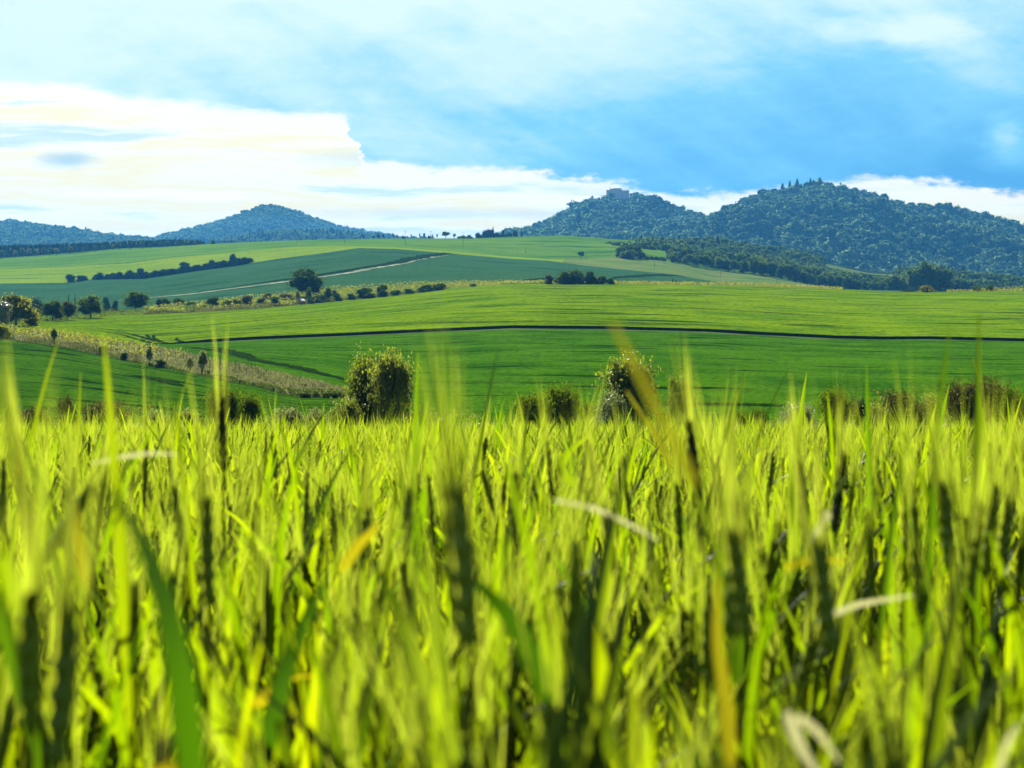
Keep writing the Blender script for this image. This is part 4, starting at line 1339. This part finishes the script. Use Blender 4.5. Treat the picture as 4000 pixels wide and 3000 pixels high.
undergrowth(-150, 1900, lambda x: 106, 4, lambda x: 2.5, 9000, .075, 'l_near', 'low tangle of weeds and young shoots in the left half of the valley row', 11)
undergrowth(1900, 4150, lambda x: 107, 4, lambda x: 2.6, 9500, .075, 'l_olive', 'low brownish tangle of weeds in the right half of the valley row', 12)
dcf = lambda x: float(np.interp(x, *DC))
undergrowth(-60, 760, lambda x: dcf(x) + 2, 26, lambda x: 2.2, 5200, .32, 'l_mid', 'green scrub and tall weeds among the garden trees on the left', 1)
undergrowth(560, 1760, lambda x: dcf(x) + 1, 10, lambda x: 1.9 if x < 1350 else 1.3, 6500, .32, 'l_olive', 'scrub and weeds along the lower edge of the garden band', 2)
undergrowth(362, 975, lambda x: 1443, 8, lambda x: 3.4, 2600, .7, 'l_blue', 'scrub filling the long hedge between the blue green and lime fields', 3)
undergrowth(1960, 2420, lambda x: dcf(x) - 1, 5, lambda x: 1.0, 900, .35, 'l_dark', 'weeds under the dark bushes on the crest', 4)
undergrowth(60, 1340, lambda x: float(lines(x)[0][0, 1]) - .5, 2.2, lambda x: .9, 3600, .16, 'l_dark', 'dark weeds along the lower edge of the grass bank', 5)
undergrowth(-40, 560, lambda x: float(lines(x)[0][0, 1]), 14, lambda x: 1.5, 2600, .2, 'l_olive', 'olive scrub below the vines on the grass bank', 6)

# garden fence below the orchard trees, and the little blue grey shed
root = empty('garden_fence', at(1060, float(np.interp(1060, *DC)) + 1))
tag(root, 'low wooden fence along the garden below the orchard trees', 'fence')
b0 = root.location.copy()
mb = MB()
xs3 = np.linspace(1010, 1165, 24)
pts = [at(x, float(np.interp(x, *DC)) + 1.5) - b0 for x in xs3]
for hgt in (.5, .95):
    mb.tube([p + Vector((0, 0, hgt)) for p in pts], .05, 5)
link('rail', mb.mesh('rail'), M['wood'], root)
for p in pts[::2]:
    mb = MB(); mb.tube([p + Vector((0, 0, -.2)), p + Vector((0, 0, 1.15))], .07, 5)
    link('post', mb.mesh('post'), M['wood'], root)
D = float(np.interp(1180, *DC)) + 6
root = empty('shed', at(1180, D)); root.rotation_euler.z = .5
tag(root, 'small shed with a blue grey roof under the big broad tree', 'shed')
mb = MB(); mb.box((0, 0, .8), (2.6, 2.2, 1.6)); link('wall', mb.mesh('wall'), M['wood'], root)
mb = MB(); mb.add([[-1.5, -1.3, 1.45], [1.5, -1.3, 1.45], [1.5, 1.3, 2.5], [-1.5, 1.3, 2.5], [-1.5, -1.3, 1.55], [1.5, -1.3, 1.55], [1.5, 1.3, 2.6], [-1.5, 1.3, 2.6]], [[0, 3, 2, 1], [4, 5, 6, 7], [0, 1, 5, 4], [1, 2, 6, 5], [2, 3, 7, 6], [3, 0, 4, 7]])
link('roof', mb.mesh('roof'), M['metal'], root)


# ------------------------------------------------------------------ barley
def blade(g, h, az, L, w, arch, droop, mb, twist=0.0):
    """one curved, folded leaf blade leaving the stem at height h"""
    n = 8
    p = np.array([0.0, 0.0, h])
    el = arch
    V, ca, sa = [], math.cos(az), math.sin(az)
    side = np.array([-sa, ca, 0])
    for k in range(n + 1):
        s = k / n
        ww = w * (.45 + .55 * min(1, s * 5)) * (1 - s ** 2.2) * .5 + .0006
        d = np.array([ca * math.cos(el), sa * math.cos(el), math.sin(el)])
        up = np.cross(side, d)
        tw = twist * s
        sd = side * math.cos(tw) + up * math.sin(tw)
        V += [p + sd * ww + up * ww * .35, p, p - sd * ww + up * ww * .35]
        p = p + d * L / n
        el -= droop / n * (0.4 + 1.4 * s)
    Q = []
    for k in range(n):
        for j in range(2):
            b = k * 3 + j
            Q.append([b, b + 1, b + 4, b + 3])
    mb.add(V, Q)


def barley_parts(seed, height=.62, ear=True, lean=.06, nleaf=4, awn=.13, fat=1.0, nawn=15, hmax=.9):
    """stem, grain, awns, leaf meshes of one barley plant, foot at the origin"""
    g = np.random.default_rng(seed)
    st, er, aw, lf = MB(), MB(), MB(), MB()
    lx, ly = g.normal(0, lean), g.normal(0, lean)
    hs = height
    path = lambda s: np.array([lx * s * s * hs, ly * s * s * hs, s * hs])
    st.tube([path(s) for s in np.linspace(0, 1, 5)], [.0021, .002, .0019, .0016, .0014], 5, cap=False)
    top = path(1.0)
    dirv = path(1.0) - path(.9); dirv /= np.linalg.norm(dirv)
    if ear:
        # nodding ear: rows of overlapping grains on a short axis
        L = g.uniform(.06, .085)
        ax = dirv + g.normal(0, .10, 3); ax /= np.linalg.norm(ax)
        a = np.cross(ax, [1, .2, 0]); a /= np.linalg.norm(a); b = np.cross(ax, a)
        V, Q = [], []
        rings, kk = 13, 6
        for i in range(rings):
            s = i / (rings - 1)
            r = (.0052 if i % 2 else .0038) * fat * (1 - (2 * s - .85) ** 2 * .42)
            c = top + ax * L * s
            for j in range(kk):
                t = 2 * math.pi * j / kk + (.5 if i % 2 else 0)
                V.append(c + r * (1.25 * math.cos(t) * a + .85 * math.sin(t) * b))
        for i in range(rings - 1):
            for j in range(kk):
                Q.append([i * kk + j, i * kk + (j + 1) % kk, (i + 1) * kk + (j + 1) % kk, (i + 1) * kk + j])
        er.add(V, Q)
        AV, AT = [], []
        for i in range(nawn):
            s = g.uniform(.05, 1)
            t = g.uniform(0, 6.28)
            o0 = top + ax * L * s + .004 * (math.cos(t) * a + math.sin(t) * b)
            d = ax + g.uniform(.02, .10 if hmax > .6 else .04) * (math.cos(t) * a + math.sin(t) * b); d /= np.linalg.norm(d)
            ln = awn * g.uniform(.75, 1.1)
            n_ = np.cross(d, g.normal(0, 1, 3)); n_ /= np.linalg.norm(n_)
            w = .0007 * (1.0 if nawn < 30 else 1.25)
            bend = (math.cos(t) * a + math.sin(t) * b) * ln * .04
            k = len(AV)
            AV += [o0 - n_ * w, o0 + n_ * w, o0 + d * ln * .55 + n_ * w * .7 + bend * .2, o0 + d * ln * .55 - n_ * w * .7 + bend * .2, o0 + d * ln + bend]
            AT.append((k, k + 1, k + 2, k + 3)); AT.append((k + 3, k + 2, k + 4, k + 4))
        q = np.array([f for f in AT if len(set(f)) == 4]); t3 = np.array([f[:3] for f in AT if len(set(f)) == 3])
        aw.add(AV, q, t3)
    az = g.uniform(0, 6.28)
    for k in range(nleaf):
        h = hs * (.28 + (hmax - .28) * (k + g.uniform(-.2, .2)) / max(1, nleaf - 1))
        az += math.pi + g.uniform(-.7, .7)
        m = MB()
        blade(g, 0, az, g.uniform(.18, .30), g.uniform(.0095, .0165), g.uniform(1.18, 1.5), g.uniform(.1, .95), m, g.uniform(-.8, .8))
        off = path(h / hs)
        lf.add(np.concatenate(m.v) + off, np.concatenate(m.q))
    return st, er, aw, lf


def merged(name, parts):
    V, F4, F3, m4, m3, n = [], [], [], [], [], 0
    for mi, p in enumerate(parts):
        if not p.v: continue
        V.append(np.concatenate(p.v))
        for src, F_, m_ in ((p.q, F4, m4), (p.t, F3, m3)):
            if src:
                f = np.concatenate(src) + n
                F_.append(f); m_.append(np.full(len(f), mi))
        n += len(V[-1])
    Fs = [np.concatenate(x) for x in (F4, F3) if x]
    return np_mesh(name, np.concatenate(V), Fs, False, np.concatenate([np.concatenate(x) for x in (m4, m3) if x]))


BAR = bpy.data.collections.new('barley_prototypes')
BM = [M['b_stem'], M['b_ear'], M['b_awn'], M['b_leaf']]
for s in range(9):
    proto(BAR, 'a_eared_%d' % s, merged('barley', barley_parts(50 + s, .60, True, .05, 4, .115)), BM)
for s in range(5):
    proto(BAR, 'b_leafy_%d' % s, merged('barley', barley_parts(80 + s, .52, False, .10, 5)), BM)

g = np.random.default_rng(33)
P, Rr, Sc, K = [], [], [], []
DMAX = 21.0
dens = 900
half = .60
N = int(dens * half * DMAX * DMAX)
dd = np.sqrt(g.uniform(0, 1, N)) * DMAX
xx = g.uniform(-half, half, N) * dd
# nearer plants need a wider wedge so that leaves outside the frame still shade it
for X, Y in zip(xx, dd):
    if Y < .56: continue
    if Y > 15 and g.random() < .35: continue
    clump = mnoise.noise(Vector((X * 2.8, Y * 2.4, 0)))
    fine = mnoise.noise(Vector((X * 7.5, Y * 5.5, 7.7))) + .55 * clump
    if fine < .09 and g.random() < (.96 if Y < 7 else .6): continue
    P.append((X, Y, near_z(X, Y)))
    Rr.append((g.normal(0, .06), g.normal(0, .06), g.uniform(0, 6.28)))
    near = Y < 2.6
    s = g.normal(.88, .075) if near else g.normal(.91, .085)
    s = min(s + .05 * clump, .99 if near else 1.16)
    leafy = .60 if Y < 5 else .72
    wd = g.uniform(.95, 1.2) * (1.08 if Y < 1.7 else 1.0)
    Sc.append((s * wd, s * wd, s))
    if g.random() > leafy:
        K.append(int(g.integers(9)))
    else:
        K.append(int(9 + g.integers(5)))
        Sc[-1] = tuple(q * (1.03 if near else 1.02) for q in Sc[-1])
for X in np.arange(-3, 3, .05):      # a fringe left and right of the eye
    pass
for _ in range(2600):                # beside the eye, outside the frame
    X, Y = g.uniform(-3.2, 3.2), g.uniform(-.3, 5.0)
    if abs(X) < .58 * Y + .12: continue
    s = g.normal(.88, .075)
    P.append((X, Y, near_z(X, Y)))
    Rr.append((g.normal(0, .06), g.normal(0, .06), g.uniform(0, 6.28)))
    Sc.append((s, s, s))
    K.append(int(g.integers(14)))
for _ in range(900):                 # the plants right in front of the lens, low enough to look over
    Y = g.uniform(.34, .75)
    X = g.uniform(-.42, .42) * Y
    fine = mnoise.noise(Vector((X * 9, Y * 3, 2.2)))
    if fine < -.02: continue
    s = g.normal(.80, .045)
    P.append((X, Y, near_z(X, Y)))
    Rr.append((g.normal(0, .05), g.normal(0, .05), g.uniform(0, 6.28)))
    Sc.append((s * 1.15, s * 1.15, min(s, .93)))
    K.append(int(g.integers(9)) if g.random() < .25 else int(9 + g.integers(5)))
for _ in range(50):                  # taller ears reaching over the crop
    Y = g.uniform(.75, 2.3)
    X = g.uniform(-.40, .40) * Y
    zt = PZ(g.uniform(1370, 1590), Y)
    P.append((X, Y, near_z(X, Y)))
    Rr.append((g.normal(0, .035), g.normal(0, .035), g.uniform(0, 6.28)))
    s = (zt - float(near_z(X, Y))) / .77
    Sc.append((.75, .75, s))
    K.append(int(g.integers(9)))
scatter('barley', P, Rr, Sc, K, BAR, 'dense sunlit green barley crop filling the whole foreground', 'barley')


# --- the stalks and blades that stand out one by one
def hero_stalk(seed, x, yt, D, label, tilt=(0, 0), mats=None, awn=.14, nleaf=2, fat=1.3):
    """a single barley stalk whose awn tips show at photo pixel (x, yt), D metres off"""
    mats = mats or {}
    zt = PZ(yt + 5, D)
    zb = float(near_z(0, D))
    H = max(.3, (zt - zb)) / max(.4, math.cos(math.hypot(*tilt)))
    st, er, aw, lf = barley_parts(seed, H - awn * .9 - .07, True, .015, nleaf, awn, fat, 20, .55)
    X = PX(x, D) - H * math.sin(tilt[0])
    root = empty('barley_stalk', (X, D, zb))
    root.rotation_euler = (tilt[1], tilt[0], 0)
    tag(root, label, 'barley stalk')
    link('stem', st.mesh('stem', True), mats.get('stem', M['b_stem']), root)
    e = link('ear', er.mesh('ear'), mats.get('ear', M['b_ear']), root)
    link('awns', aw.mesh('awns'), mats.get('awn', M['b_awn']), e)
    Vv, Qq = np.concatenate(lf.v), np.concatenate(lf.q)
    per = 27
    for k in range(nleaf):
        me = np_mesh('leaf', Vv[k * per:(k + 1) * per], np.array([f - k * per for f in Qq if k * per <= f[0] < (k + 1) * per]))
        link('leaf', me, mats.get('leaf', M['b_leaf']), root)
    return root


DK = {'ear': M['b_dark'], 'awn': M['b_awn']}
for k, (x, yt, D, tx, mats, lab) in enumerate([
    (948, 1255, 1.55, .03, DK, 'upright barley stalk with a dark ear crossing the dry grass bank'),
    (180, 1160, .85, -.02, {'ear': M['b_yel']}, 'blurred stalk with a golden ear in front of the left garden trees'),
    (110, 1345, .58, .01, None, 'pale blurred ear close to the left border'),
    (205, 1390, .55, .03, None, 'very blurred yellow barley ear standing close at the left'),
    (505, 1405, 1.0, .45, None, 'stalk leaning far to the right over the bottom left field'),
    (790, 1440, .95, .0, None, 'blurred upright ear before the small pale tree on the bank'),
    (1665, 1305, .75, -.01, None, 'tall ghostly blurred awns left of the middle over the dark field'),
    (1795, 1290, .70, .0, None, 'taller ghostly blurred awns in the middle over the dark field'),
    (1632, 1480, 1.3, .02, None, 'fine awned ear just right of the tall tree pair'),
    (1450, 1545, 1.3, .03, None, 'awned ear in front of the foot of the tall tree pair'),
    (2790, 1310, 1.35, .06, {'ear': M['b_dark']}, 'tall barley ear with long pointed awns right of the slim dark tree'),
    (2925, 1420, .85, .05, None, 'blurred brownish ear over the low peeping bush'),
    (3040, 1370, .80, .07, None, 'blurred pale ear leaning right at three quarters across'),
    (3130, 1360, .75, -.02, None, 'blurred whitish ear standing above the pale flecked bush'),
    (3175, 1400, 1.25, -.03, {'ear': M['b_dark']}, 'slim awned stalk with dark ear just right of the whitish ear'),
    (3262, 1430, 1.35, .0, {'ear': M['b_dark']}, 'upright pointed stalk with dark ear before the dark green bush'),
    (3668, 1370, 1.05, -.03, None, 'high pointed barley ear before the broad brownish bush'),
    (3855, 1510, 1.2, .06, None, 'curved whitish ear before the golden brown bush'),
    (3930, 1470, 1.2, .04, None, 'upright ear with yellow awns at the right border thicket'),
    (2050, 1500, 1.5, .02, None, 'fine awned ear over the dark bush in the middle'),
]):
    hero_stalk(400 + k, x, yt, D, lab, (tx, random.uniform(-.03, .03)), mats, awn=.10)


def hero_blade(pts, w, mat, label, name='barley_leaf'):
    """a single folded blade through photo pixels (x, y, D)"""
    P = [Vector((PX(x, D), D, PZ(y, D))) for x, y, D in pts]
    C = []
    n = 16
    m = len(P) - 1
    for k in range(n + 1):                       # Catmull-Rom through the points
        u = k / n * m
        i = min(int(u), m - 1); f = u - i
        p0, p1, p2, p3 = P[max(i - 1, 0)], P[i], P[i + 1], P[min(i + 2, m)]
        C.append(.5 * ((2 * p1) + (p2 - p0) * f + (2 * p0 - 5 * p1 + 4 * p2 - p3) * f * f + (3 * p1 - p0 - 3 * p2 + p3) * f ** 3))
    V, Q = [], []
    for k, c in enumerate(C):
        d = (C[min(k + 1, n)] - C[max(k - 1, 0)]).normalized()
        side = d.cross(Vector((.15, 1, .25))).normalized()
        up = side.cross(d)
        s = k / n
        ww = w * .5 * (.5 + .5 * min(1, s * 6)) * (1 - s ** 2.5) + .0005
        V += [c + side * ww + up * ww * .3, c, c - side * ww + up * ww * .3]
    for k in range(n):
        for j in range(2):
            Q.append([k * 3 + j, k * 3 + j + 1, k * 3 + j + 4, k * 3 + j + 3])
    b0 = P[0]
    o = link(name, np_mesh(name, [v - b0 for v in V], np.array(Q), True), mat)
    o.location = b0
    tag(o, label, 'leaf blade')
    return o


for pts, w, m, lab in [
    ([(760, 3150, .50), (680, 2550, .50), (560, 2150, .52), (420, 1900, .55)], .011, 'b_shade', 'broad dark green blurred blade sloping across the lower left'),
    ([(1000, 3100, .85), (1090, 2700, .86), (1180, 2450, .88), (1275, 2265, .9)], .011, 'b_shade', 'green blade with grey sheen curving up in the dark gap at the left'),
    ([(1180, 3050, .85), (1090, 2960, .86), (1020, 2880, .86), (975, 2800, .86)], .010, 'b_leaf', 'bright blade forming the left arm of a V at the bottom left'),
    ([(980, 2760, .9), (1080, 2700, .9), (1150, 2655, .92), (1230, 2640, .94)], .008, 'b_yel', 'orange yellow blade lying across the dark gap at the left'),
    ([(640, 3100, .5), (630, 2980, .5), (645, 2850, .51)], .008, 'b_yel', 'yellow tipped blurred blade at the bottom left'),
    ([(330, 2300, .75), (295, 2050, .76), (275, 1880, .78)], .006, 'b_yel', 'yellow blade standing upright in the left third'),
    ([(2850, 3000, .72), (2835, 2750, .73), (2800, 2480, .74), (2805, 2250, .75)], .007, 'b_yel', 'long vertical yellow blade right of the middle'),
    ([(3190, 2430, .95), (3330, 2370, .95), (3450, 2345, .96), (3570, 2325, .97)], .0036, 'b_dry', 'pale glinting blade lying across the right side'),
    ([(3075, 2780, .62), (3110, 2880, .62), (3150, 2960, .62), (3220, 3060, .62)], .0042, 'b_dry', 'white glinting bent blade at the bottom right'),
    ([(3110, 2800, .66), (3170, 2840, .66), (3225, 2900, .66), (3280, 2980, .66)], .0036, 'b_dry', 'greenish dry blade curving behind the white bent blade'),
    ([(3890, 3060, .7), (3920, 2950, .7), (3960, 2860, .7), (4030, 2790, .7)], .0036, 'b_dry', 'pale blade arching at the bottom right corner'),
    ([(3060, 2225, .95), (3130, 2198, .95), (3210, 2186, .95), (3310, 2196, .95)], .0038, 'b_yel', 'short bright yellow blade lying flat right of the middle'),
    ([(2170, 1955, .95), (2330, 1990, .95), (2480, 2060, .95), (2570, 2110, .95)], .0024, 'b_dry', 'greyish straw lying across the middle of the barley'),
    ([(360, 1810, 1.1), (480, 1785, 1.1), (580, 1772, 1.1), (690, 1775, 1.1)], .0026, 'b_dry', 'pale straw lying across the upper left of the barley'),
    ([(2365, 2950, .8), (2360, 2720, .8), (2340, 2540, .8), (2305, 2390, .81)], .009, 'b_leaf', 'bright green blade lit from behind below the middle'),
    ([(3240, 2000, 1.1), (3200, 2070, 1.1), (3160, 2130, 1.1)], .006, 'b_dry', 'short silvery blade tip beside the dark ear at the right'),
    ([(0, 2180, .6), (40, 2300, .6), (90, 2420, .6), (120, 2560, .6)], .009, 'b_leaf', 'green blade sloping down at the left border'),
    ([(1330, 2230, .9), (1400, 2130, .9), (1450, 2080, .9), (1480, 2040, .9)], .006, 'b_yel', 'yellow blade tip with brown end in the middle left'),
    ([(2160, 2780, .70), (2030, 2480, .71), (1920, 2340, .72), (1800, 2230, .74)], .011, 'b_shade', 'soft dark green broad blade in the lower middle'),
    ([(2250, 1900, 2.0), (2190, 1830, 2.0), (2230, 1760, 2.0), (2300, 1700, 2.0)], .013, 'b_leaf', 'sharp arching green blade in the middle with a brown tip'),
    ([(2720, 1900, .5), (2610, 1690, .5), (2500, 1470, .5), (2390, 1255, .5)], .0028, 'b_olive', 'broad blurred olive blade leaning left across the glittering tree'),
    ([(2620, 1830, 1.2), (2560, 1700, 1.2), (2500, 1610, 1.2), (2445, 1525, 1.2)], .0032, 'b_olive', 'thin golden blade tip at the foot of the glittering tree'),
]:
    hero_blade(pts, w, M[m], lab)

# ------------------------------------------------------------------ air
hz_m = bpy.data.materials.new('haze')
hz_m.use_nodes = True
nb = NB(hz_m.node_tree)
pv = nb.n('ShaderNodeVolumePrincipled')
pv.inputs['Color'].default_value = (.09, .45, 1.0, 1)
pv.inputs['Density'].default_value = 6.0e-5
pv.inputs['Density Attribute'].default_value = ''
pv.inputs['Color Attribute'].default_value = ''
pv.inputs['Temperature Attribute'].default_value = ''
pv.inputs['Anisotropy'].default_value = .3
oo = nb.n('ShaderNodeOutputMaterial')
nb.t.links.new(pv.outputs[0], oo.inputs['Volume'])
hz_m.cycles.homogeneous_volume = True
mb = MB(); mb.box((0, 3700, 150), (13000, 8200, 340))
o = link('haze', mb.mesh('haze'), hz_m)
tag(o, 'blue summer haze lying over the valley and hills', 'haze', kind='stuff')

# ------------------------------------------------------------------ sky, sun
EXPO = 1.0
SUN_AZ, SUN_EL = -20.0, 38.0
W = bpy.data.worlds.new('World')
scene.world = W
W.use_nodes = True
nb = NB(W.node_tree)
tc = nb.n('ShaderNodeTexCoord')
sp = nb.n('ShaderNodeSeparateXYZ'); nb.put(sp.inputs[0], tc.outputs['Generated'])
dx, dy, dz = sp.outputs
yy = nb.m('MAXIMUM', dy, .2)
U = nb.m('ADD', nb.m('MULTIPLY', nb.m('DIVIDE', dx, yy), 1.37375), .5)            # direction to the side
V_ = nb.m('SUBTRACT', .39167, nb.m('MULTIPLY', nb.m('DIVIDE', dz, yy), 1.83167))    # direction up, 0 high .. .39 horizon
uv0 = nb.vec(U, V_, 0)
sky = nb.n('ShaderNodeTexSky', sky_type='NISHITA')
sky.sun_disc = False
sky.sun_elevation = R(SUN_EL)
sky.sun_rotation = R(SUN_AZ % 360)
STR = .05
k = 1 / (2 ** EXPO) / STR


def C(r, g, b, f=1.0):
    return tuple(c * f for c in lin(r, g, b))


w1 = nb.m('SUBTRACT', nb.noise(nb.mapping(uv0, (7, 16, 1)), 1.0, 5, .6), .5)
w2 = nb.m('SUBTRACT', nb.noise(nb.mapping(uv0, (24, 50, 1), (3, 5, 0)), 1.0, 5, .62), .5)
fc = nb.n('ShaderNodeFloatCurve')
cur = fc.mapping.curves[0]
ED = [(-600, 330), (0, 325), (298, 339), (506, 389), (769, 411), (995, 443), (1266, 457), (1362, 480), (1402, 540), (1418, 640), (1718, 666), (1944, 663), (2090, 669), (2181, 690), (2362, 722), (2542, 752), (2723, 769), (2904, 766), (3293, 722), (3447, 716), (3560, 712), (3736, 735), (3899, 766), (4000, 762), (4600, 740)]
ED = [((x + 600) / 5200, y / 3000 / .4) for x, y in ED]
while len(cur.points) < len(ED): cur.points.new(.5, .5)
for p_, e in zip(cur.points, ED):
    p_.location = e; p_.handle_type = 'VECTOR'
fc.mapping.update()
nb.put(fc.inputs['Value'], nb.m('DIVIDE', nb.m('ADD', nb.m('ADD', U, nb.m('MULTIPLY', w2, .07)), .15), 1.3))
edge = nb.m('MULTIPLY', fc.outputs[0], .4)
dist = nb.m('ADD', nb.m('ADD', nb.m('SUBTRACT', edge, V_), nb.m('MULTIPLY', w1, .020)), nb.m('MULTIPLY', nb.m('ADD', w2, nb.m('MULTIPLY', nb.m('SUBTRACT', nb.noise(nb.mapping(uv0, (70, 120, 1), (1, 8, 0)), 1.0, 4, .6), .5), .5)), nb.rng(U, .3, .5, .016, .034)))
sheet = nb.rng(dist, -.004, .010)
# upper cloud sheet
cl1 = nb.noise(nb.mapping(uv0, (3.2, 6.5, 1), (1.3, .7, 0), (0, 0, .35)), 1.0, 6, .58, .4)
cl2 = nb.noise(nb.mapping(uv0, (9, 17, 1), (4, 2, 0), (0, 0, .5)), 1.0, 5, .6, .3)
pp = nb.m('MULTIPLY', nb.m('MULTIPLY', V_, 2.7), nb.m('ADD', nb.m('MULTIPLY', U, .85), .22))
pp = nb.m('ADD', pp, nb.m('ADD', nb.m('MULTIPLY', nb.m('SUBTRACT', cl1, .5), .62), nb.m('MULTIPLY', nb.m('SUBTRACT', cl2, .5), .25)))


def spot(u, v, ru, rv):
    a = nb.m('DIVIDE', nb.m('SUBTRACT', U, u), ru); b = nb.m('DIVIDE', nb.m('SUBTRACT', V_, v), rv)
    d = nb.m('SQRT', nb.m('ADD', nb.m('MULTIPLY', a, a), nb.m('MULTIPLY', b, b)))
    d = nb.m('ADD', d, nb.m('ADD', nb.m('MULTIPLY', w1, 1.6), nb.m('MULTIPLY', w2, 1.3)))
    return nb.rng(d, 1.7, .1)


rot = nb.mapping(uv0, (1, 1, 1), (0, 0, 0), (0, 0, R(-38)))
ray = nb.noise(nb.mapping(rot, (2.2, 15, 1), (2, 7, 0)), 1.0, 3, .5)
cl3 = nb.noise(nb.mapping(uv0, (26, 44, 1), (6, 1, 0)), 1.0, 5, .65, .2)
pp = nb.m('ADD', pp, nb.m('ADD', nb.m('MULTIPLY', nb.m('SUBTRACT', ray, .5), .48), nb.m('MULTIPLY', nb.m('SUBTRACT', cl3, .5), .24)))
pp = nb.m('ADD', pp, nb.rng(U, .40, .95, 0, .15))
pp = nb.m('SUBTRACT', pp, nb.m('MULTIPLY', spot(.88, .042, .07, .018), .3))
pp = nb.m('SUBTRACT', pp, nb.m('MULTIPLY', spot(.985, .185, .022, .035), .35))
pp = nb.m('ADD', pp, nb.m('MULTIPLY', spot(.93, .235, .09, .035), .12))
c_sheet = nb.ramp(pp, [(0.0, C(226, 251, 255, 1.04)), (.16, C(204, 244, 254)), (.40, C(140, 216, 254)), (.62, C(112, 195, 243)), (.9, C(92, 175, 231))])
# sunlit bank of streaky cloud below
wv = nb.m('ADD', nb.m('MULTIPLY', V_, 31.0), nb.m('MULTIPLY', w1, .9))
st = nb.noise(nb.vec(nb.m('MULTIPLY', U, 2.3), wv, 0), 1.0, 5, .52, .25)
st2 = nb.noise(nb.vec(nb.m('MULTIPLY', U, 7.0), nb.m('MULTIPLY', wv, 1.5), 4.0), 1.0, 5, .55, .2)
sv = nb.m('ADD', nb.m('MULTIPLY', st, .7), nb.m('MULTIPLY', st2, .3))
sv = nb.m('ADD', nb.m('SUBTRACT', sv, nb.rng(V_, .285, .335, 0, .10)), .012)
sv = nb.m('SUBTRACT', sv, nb.m('MULTIPLY', nb.rng(U, .3, .6), .02))
sv = nb.m('ADD', nb.m('MULTIPLY', nb.m('SUBTRACT', sv, .5), 1.45), .5)
c_low = nb.ramp(sv, [(.26, C(190, 222, 244)), (.40, C(216, 238, 251)), (.47, C(252, 254, 255, 1.05)), (.53, C(255, 252, 222)), (.585, C(255, 246, 200)), (.64, C(255, 250, 222)), (.72, C(255, 255, 255, 1.1))])
c_low = nb.mix(1.0, c_low, (1.12, 1.12, 1.12), 'MULTIPLY')
c_low = nb.mix(nb.m('MULTIPLY', spot(.064, .208, .024, .010), .8), c_low, C(172, 213, 236))
c_low = nb.mix(nb.m('MULTIPLY', spot(.42, .206, .10, .010), .5), c_low, C(205, 233, 247))
c_low = nb.mix(nb.m('MULTIPLY', spot(.46, .279, .16, .008), .5), c_low, C(206, 230, 246))
c_low = nb.mix(spot(.341, .294, .013, .008), c_low, C(255, 252, 245, 1.1))
c_low = nb.mix(spot(.388, .309, .016, .010), c_low, C(255, 252, 245, 1.1))
c_low = nb.mix(spot(.42, .312, .02, .006), c_low, C(255, 250, 238, 1.1))
rim = nb.m('MULTIPLY', nb.rng(dist, -.03, -.004), nb.m('SUBTRACT', 1.0, sheet))
c_low = nb.mix(nb.m('MULTIPLY', rim, .75), c_low, C(255, 253, 244, 1.12))
c_all = nb.mix(sheet, c_low, c_sheet)
c_all = nb.mix(1.0, c_all, (k, k, k), 'MULTIPLY')
front = nb.m('MULTIPLY', nb.m('MULTIPLY', nb.rng(V_, -.30, -.03), nb.rng(dy, .55, .78)), 1.0)
c_fin = nb.mix(front, sky.outputs[0], c_all)
bg = nb.n('ShaderNodeBackground')
bg.inputs['Strength'].default_value = STR
nb.put(bg.inputs['Color'], c_fin)
wo = nb.n('ShaderNodeOutputWorld')
nb.t.links.new(bg.outputs[0], wo.inputs[0])

sl = bpy.data.lights.new('sun', 'SUN')
sl.energy = 5.0
sl.angle = R(.55)
sl.color = (1.0, .95, .84)
so = bpy.data.objects.new('sun', sl)
COL.objects.link(so)
sd = Vector((math.sin(R(SUN_AZ)) * math.cos(R(SUN_EL)), math.cos(R(SUN_AZ)) * math.cos(R(SUN_EL)), math.sin(R(SUN_EL))))
so.rotation_euler = sd.to_track_quat('Z', 'Y').to_euler()
so.location = sd * 50

# ------------------------------------------------------------------ camera
cam = bpy.data.cameras.new('camera')
cam.sensor_width = 36
cam.lens = 36 * F / 4000
cam.shift_y = -(1500 - YH) / 4000
cam.clip_start = .05
cam.clip_end = 20000
cam.dof.use_dof = True
cam.dof.focus_distance = 16
cam.dof.aperture_fstop = cam.lens / 6.2
co = bpy.data.objects.new('camera', cam)
co.location = (0, 0, CZ)
co.rotation_euler = (R(90), 0, 0)
COL.objects.link(co)
scene.camera = co

vs = scene.view_settings
vs.view_transform = 'Standard'
vs.look = 'None'
vs.exposure = EXPO
vs.gamma = 1
cy = scene.cycles
cy.max_bounces = 4
cy.diffuse_bounces = 1
cy.glossy_bounces = 2
cy.transmission_bounces = 0
cy.volume_bounces = 0
cy.transparent_max_bounces = 4
cy.sample_clamp_indirect = 6
cy.sample_clamp_direct = 12
cy.caustics_reflective = False
cy.caustics_refractive = False
cy.use_adaptive_sampling = True
cy.adaptive_threshold = .015
cy.use_denoising = True
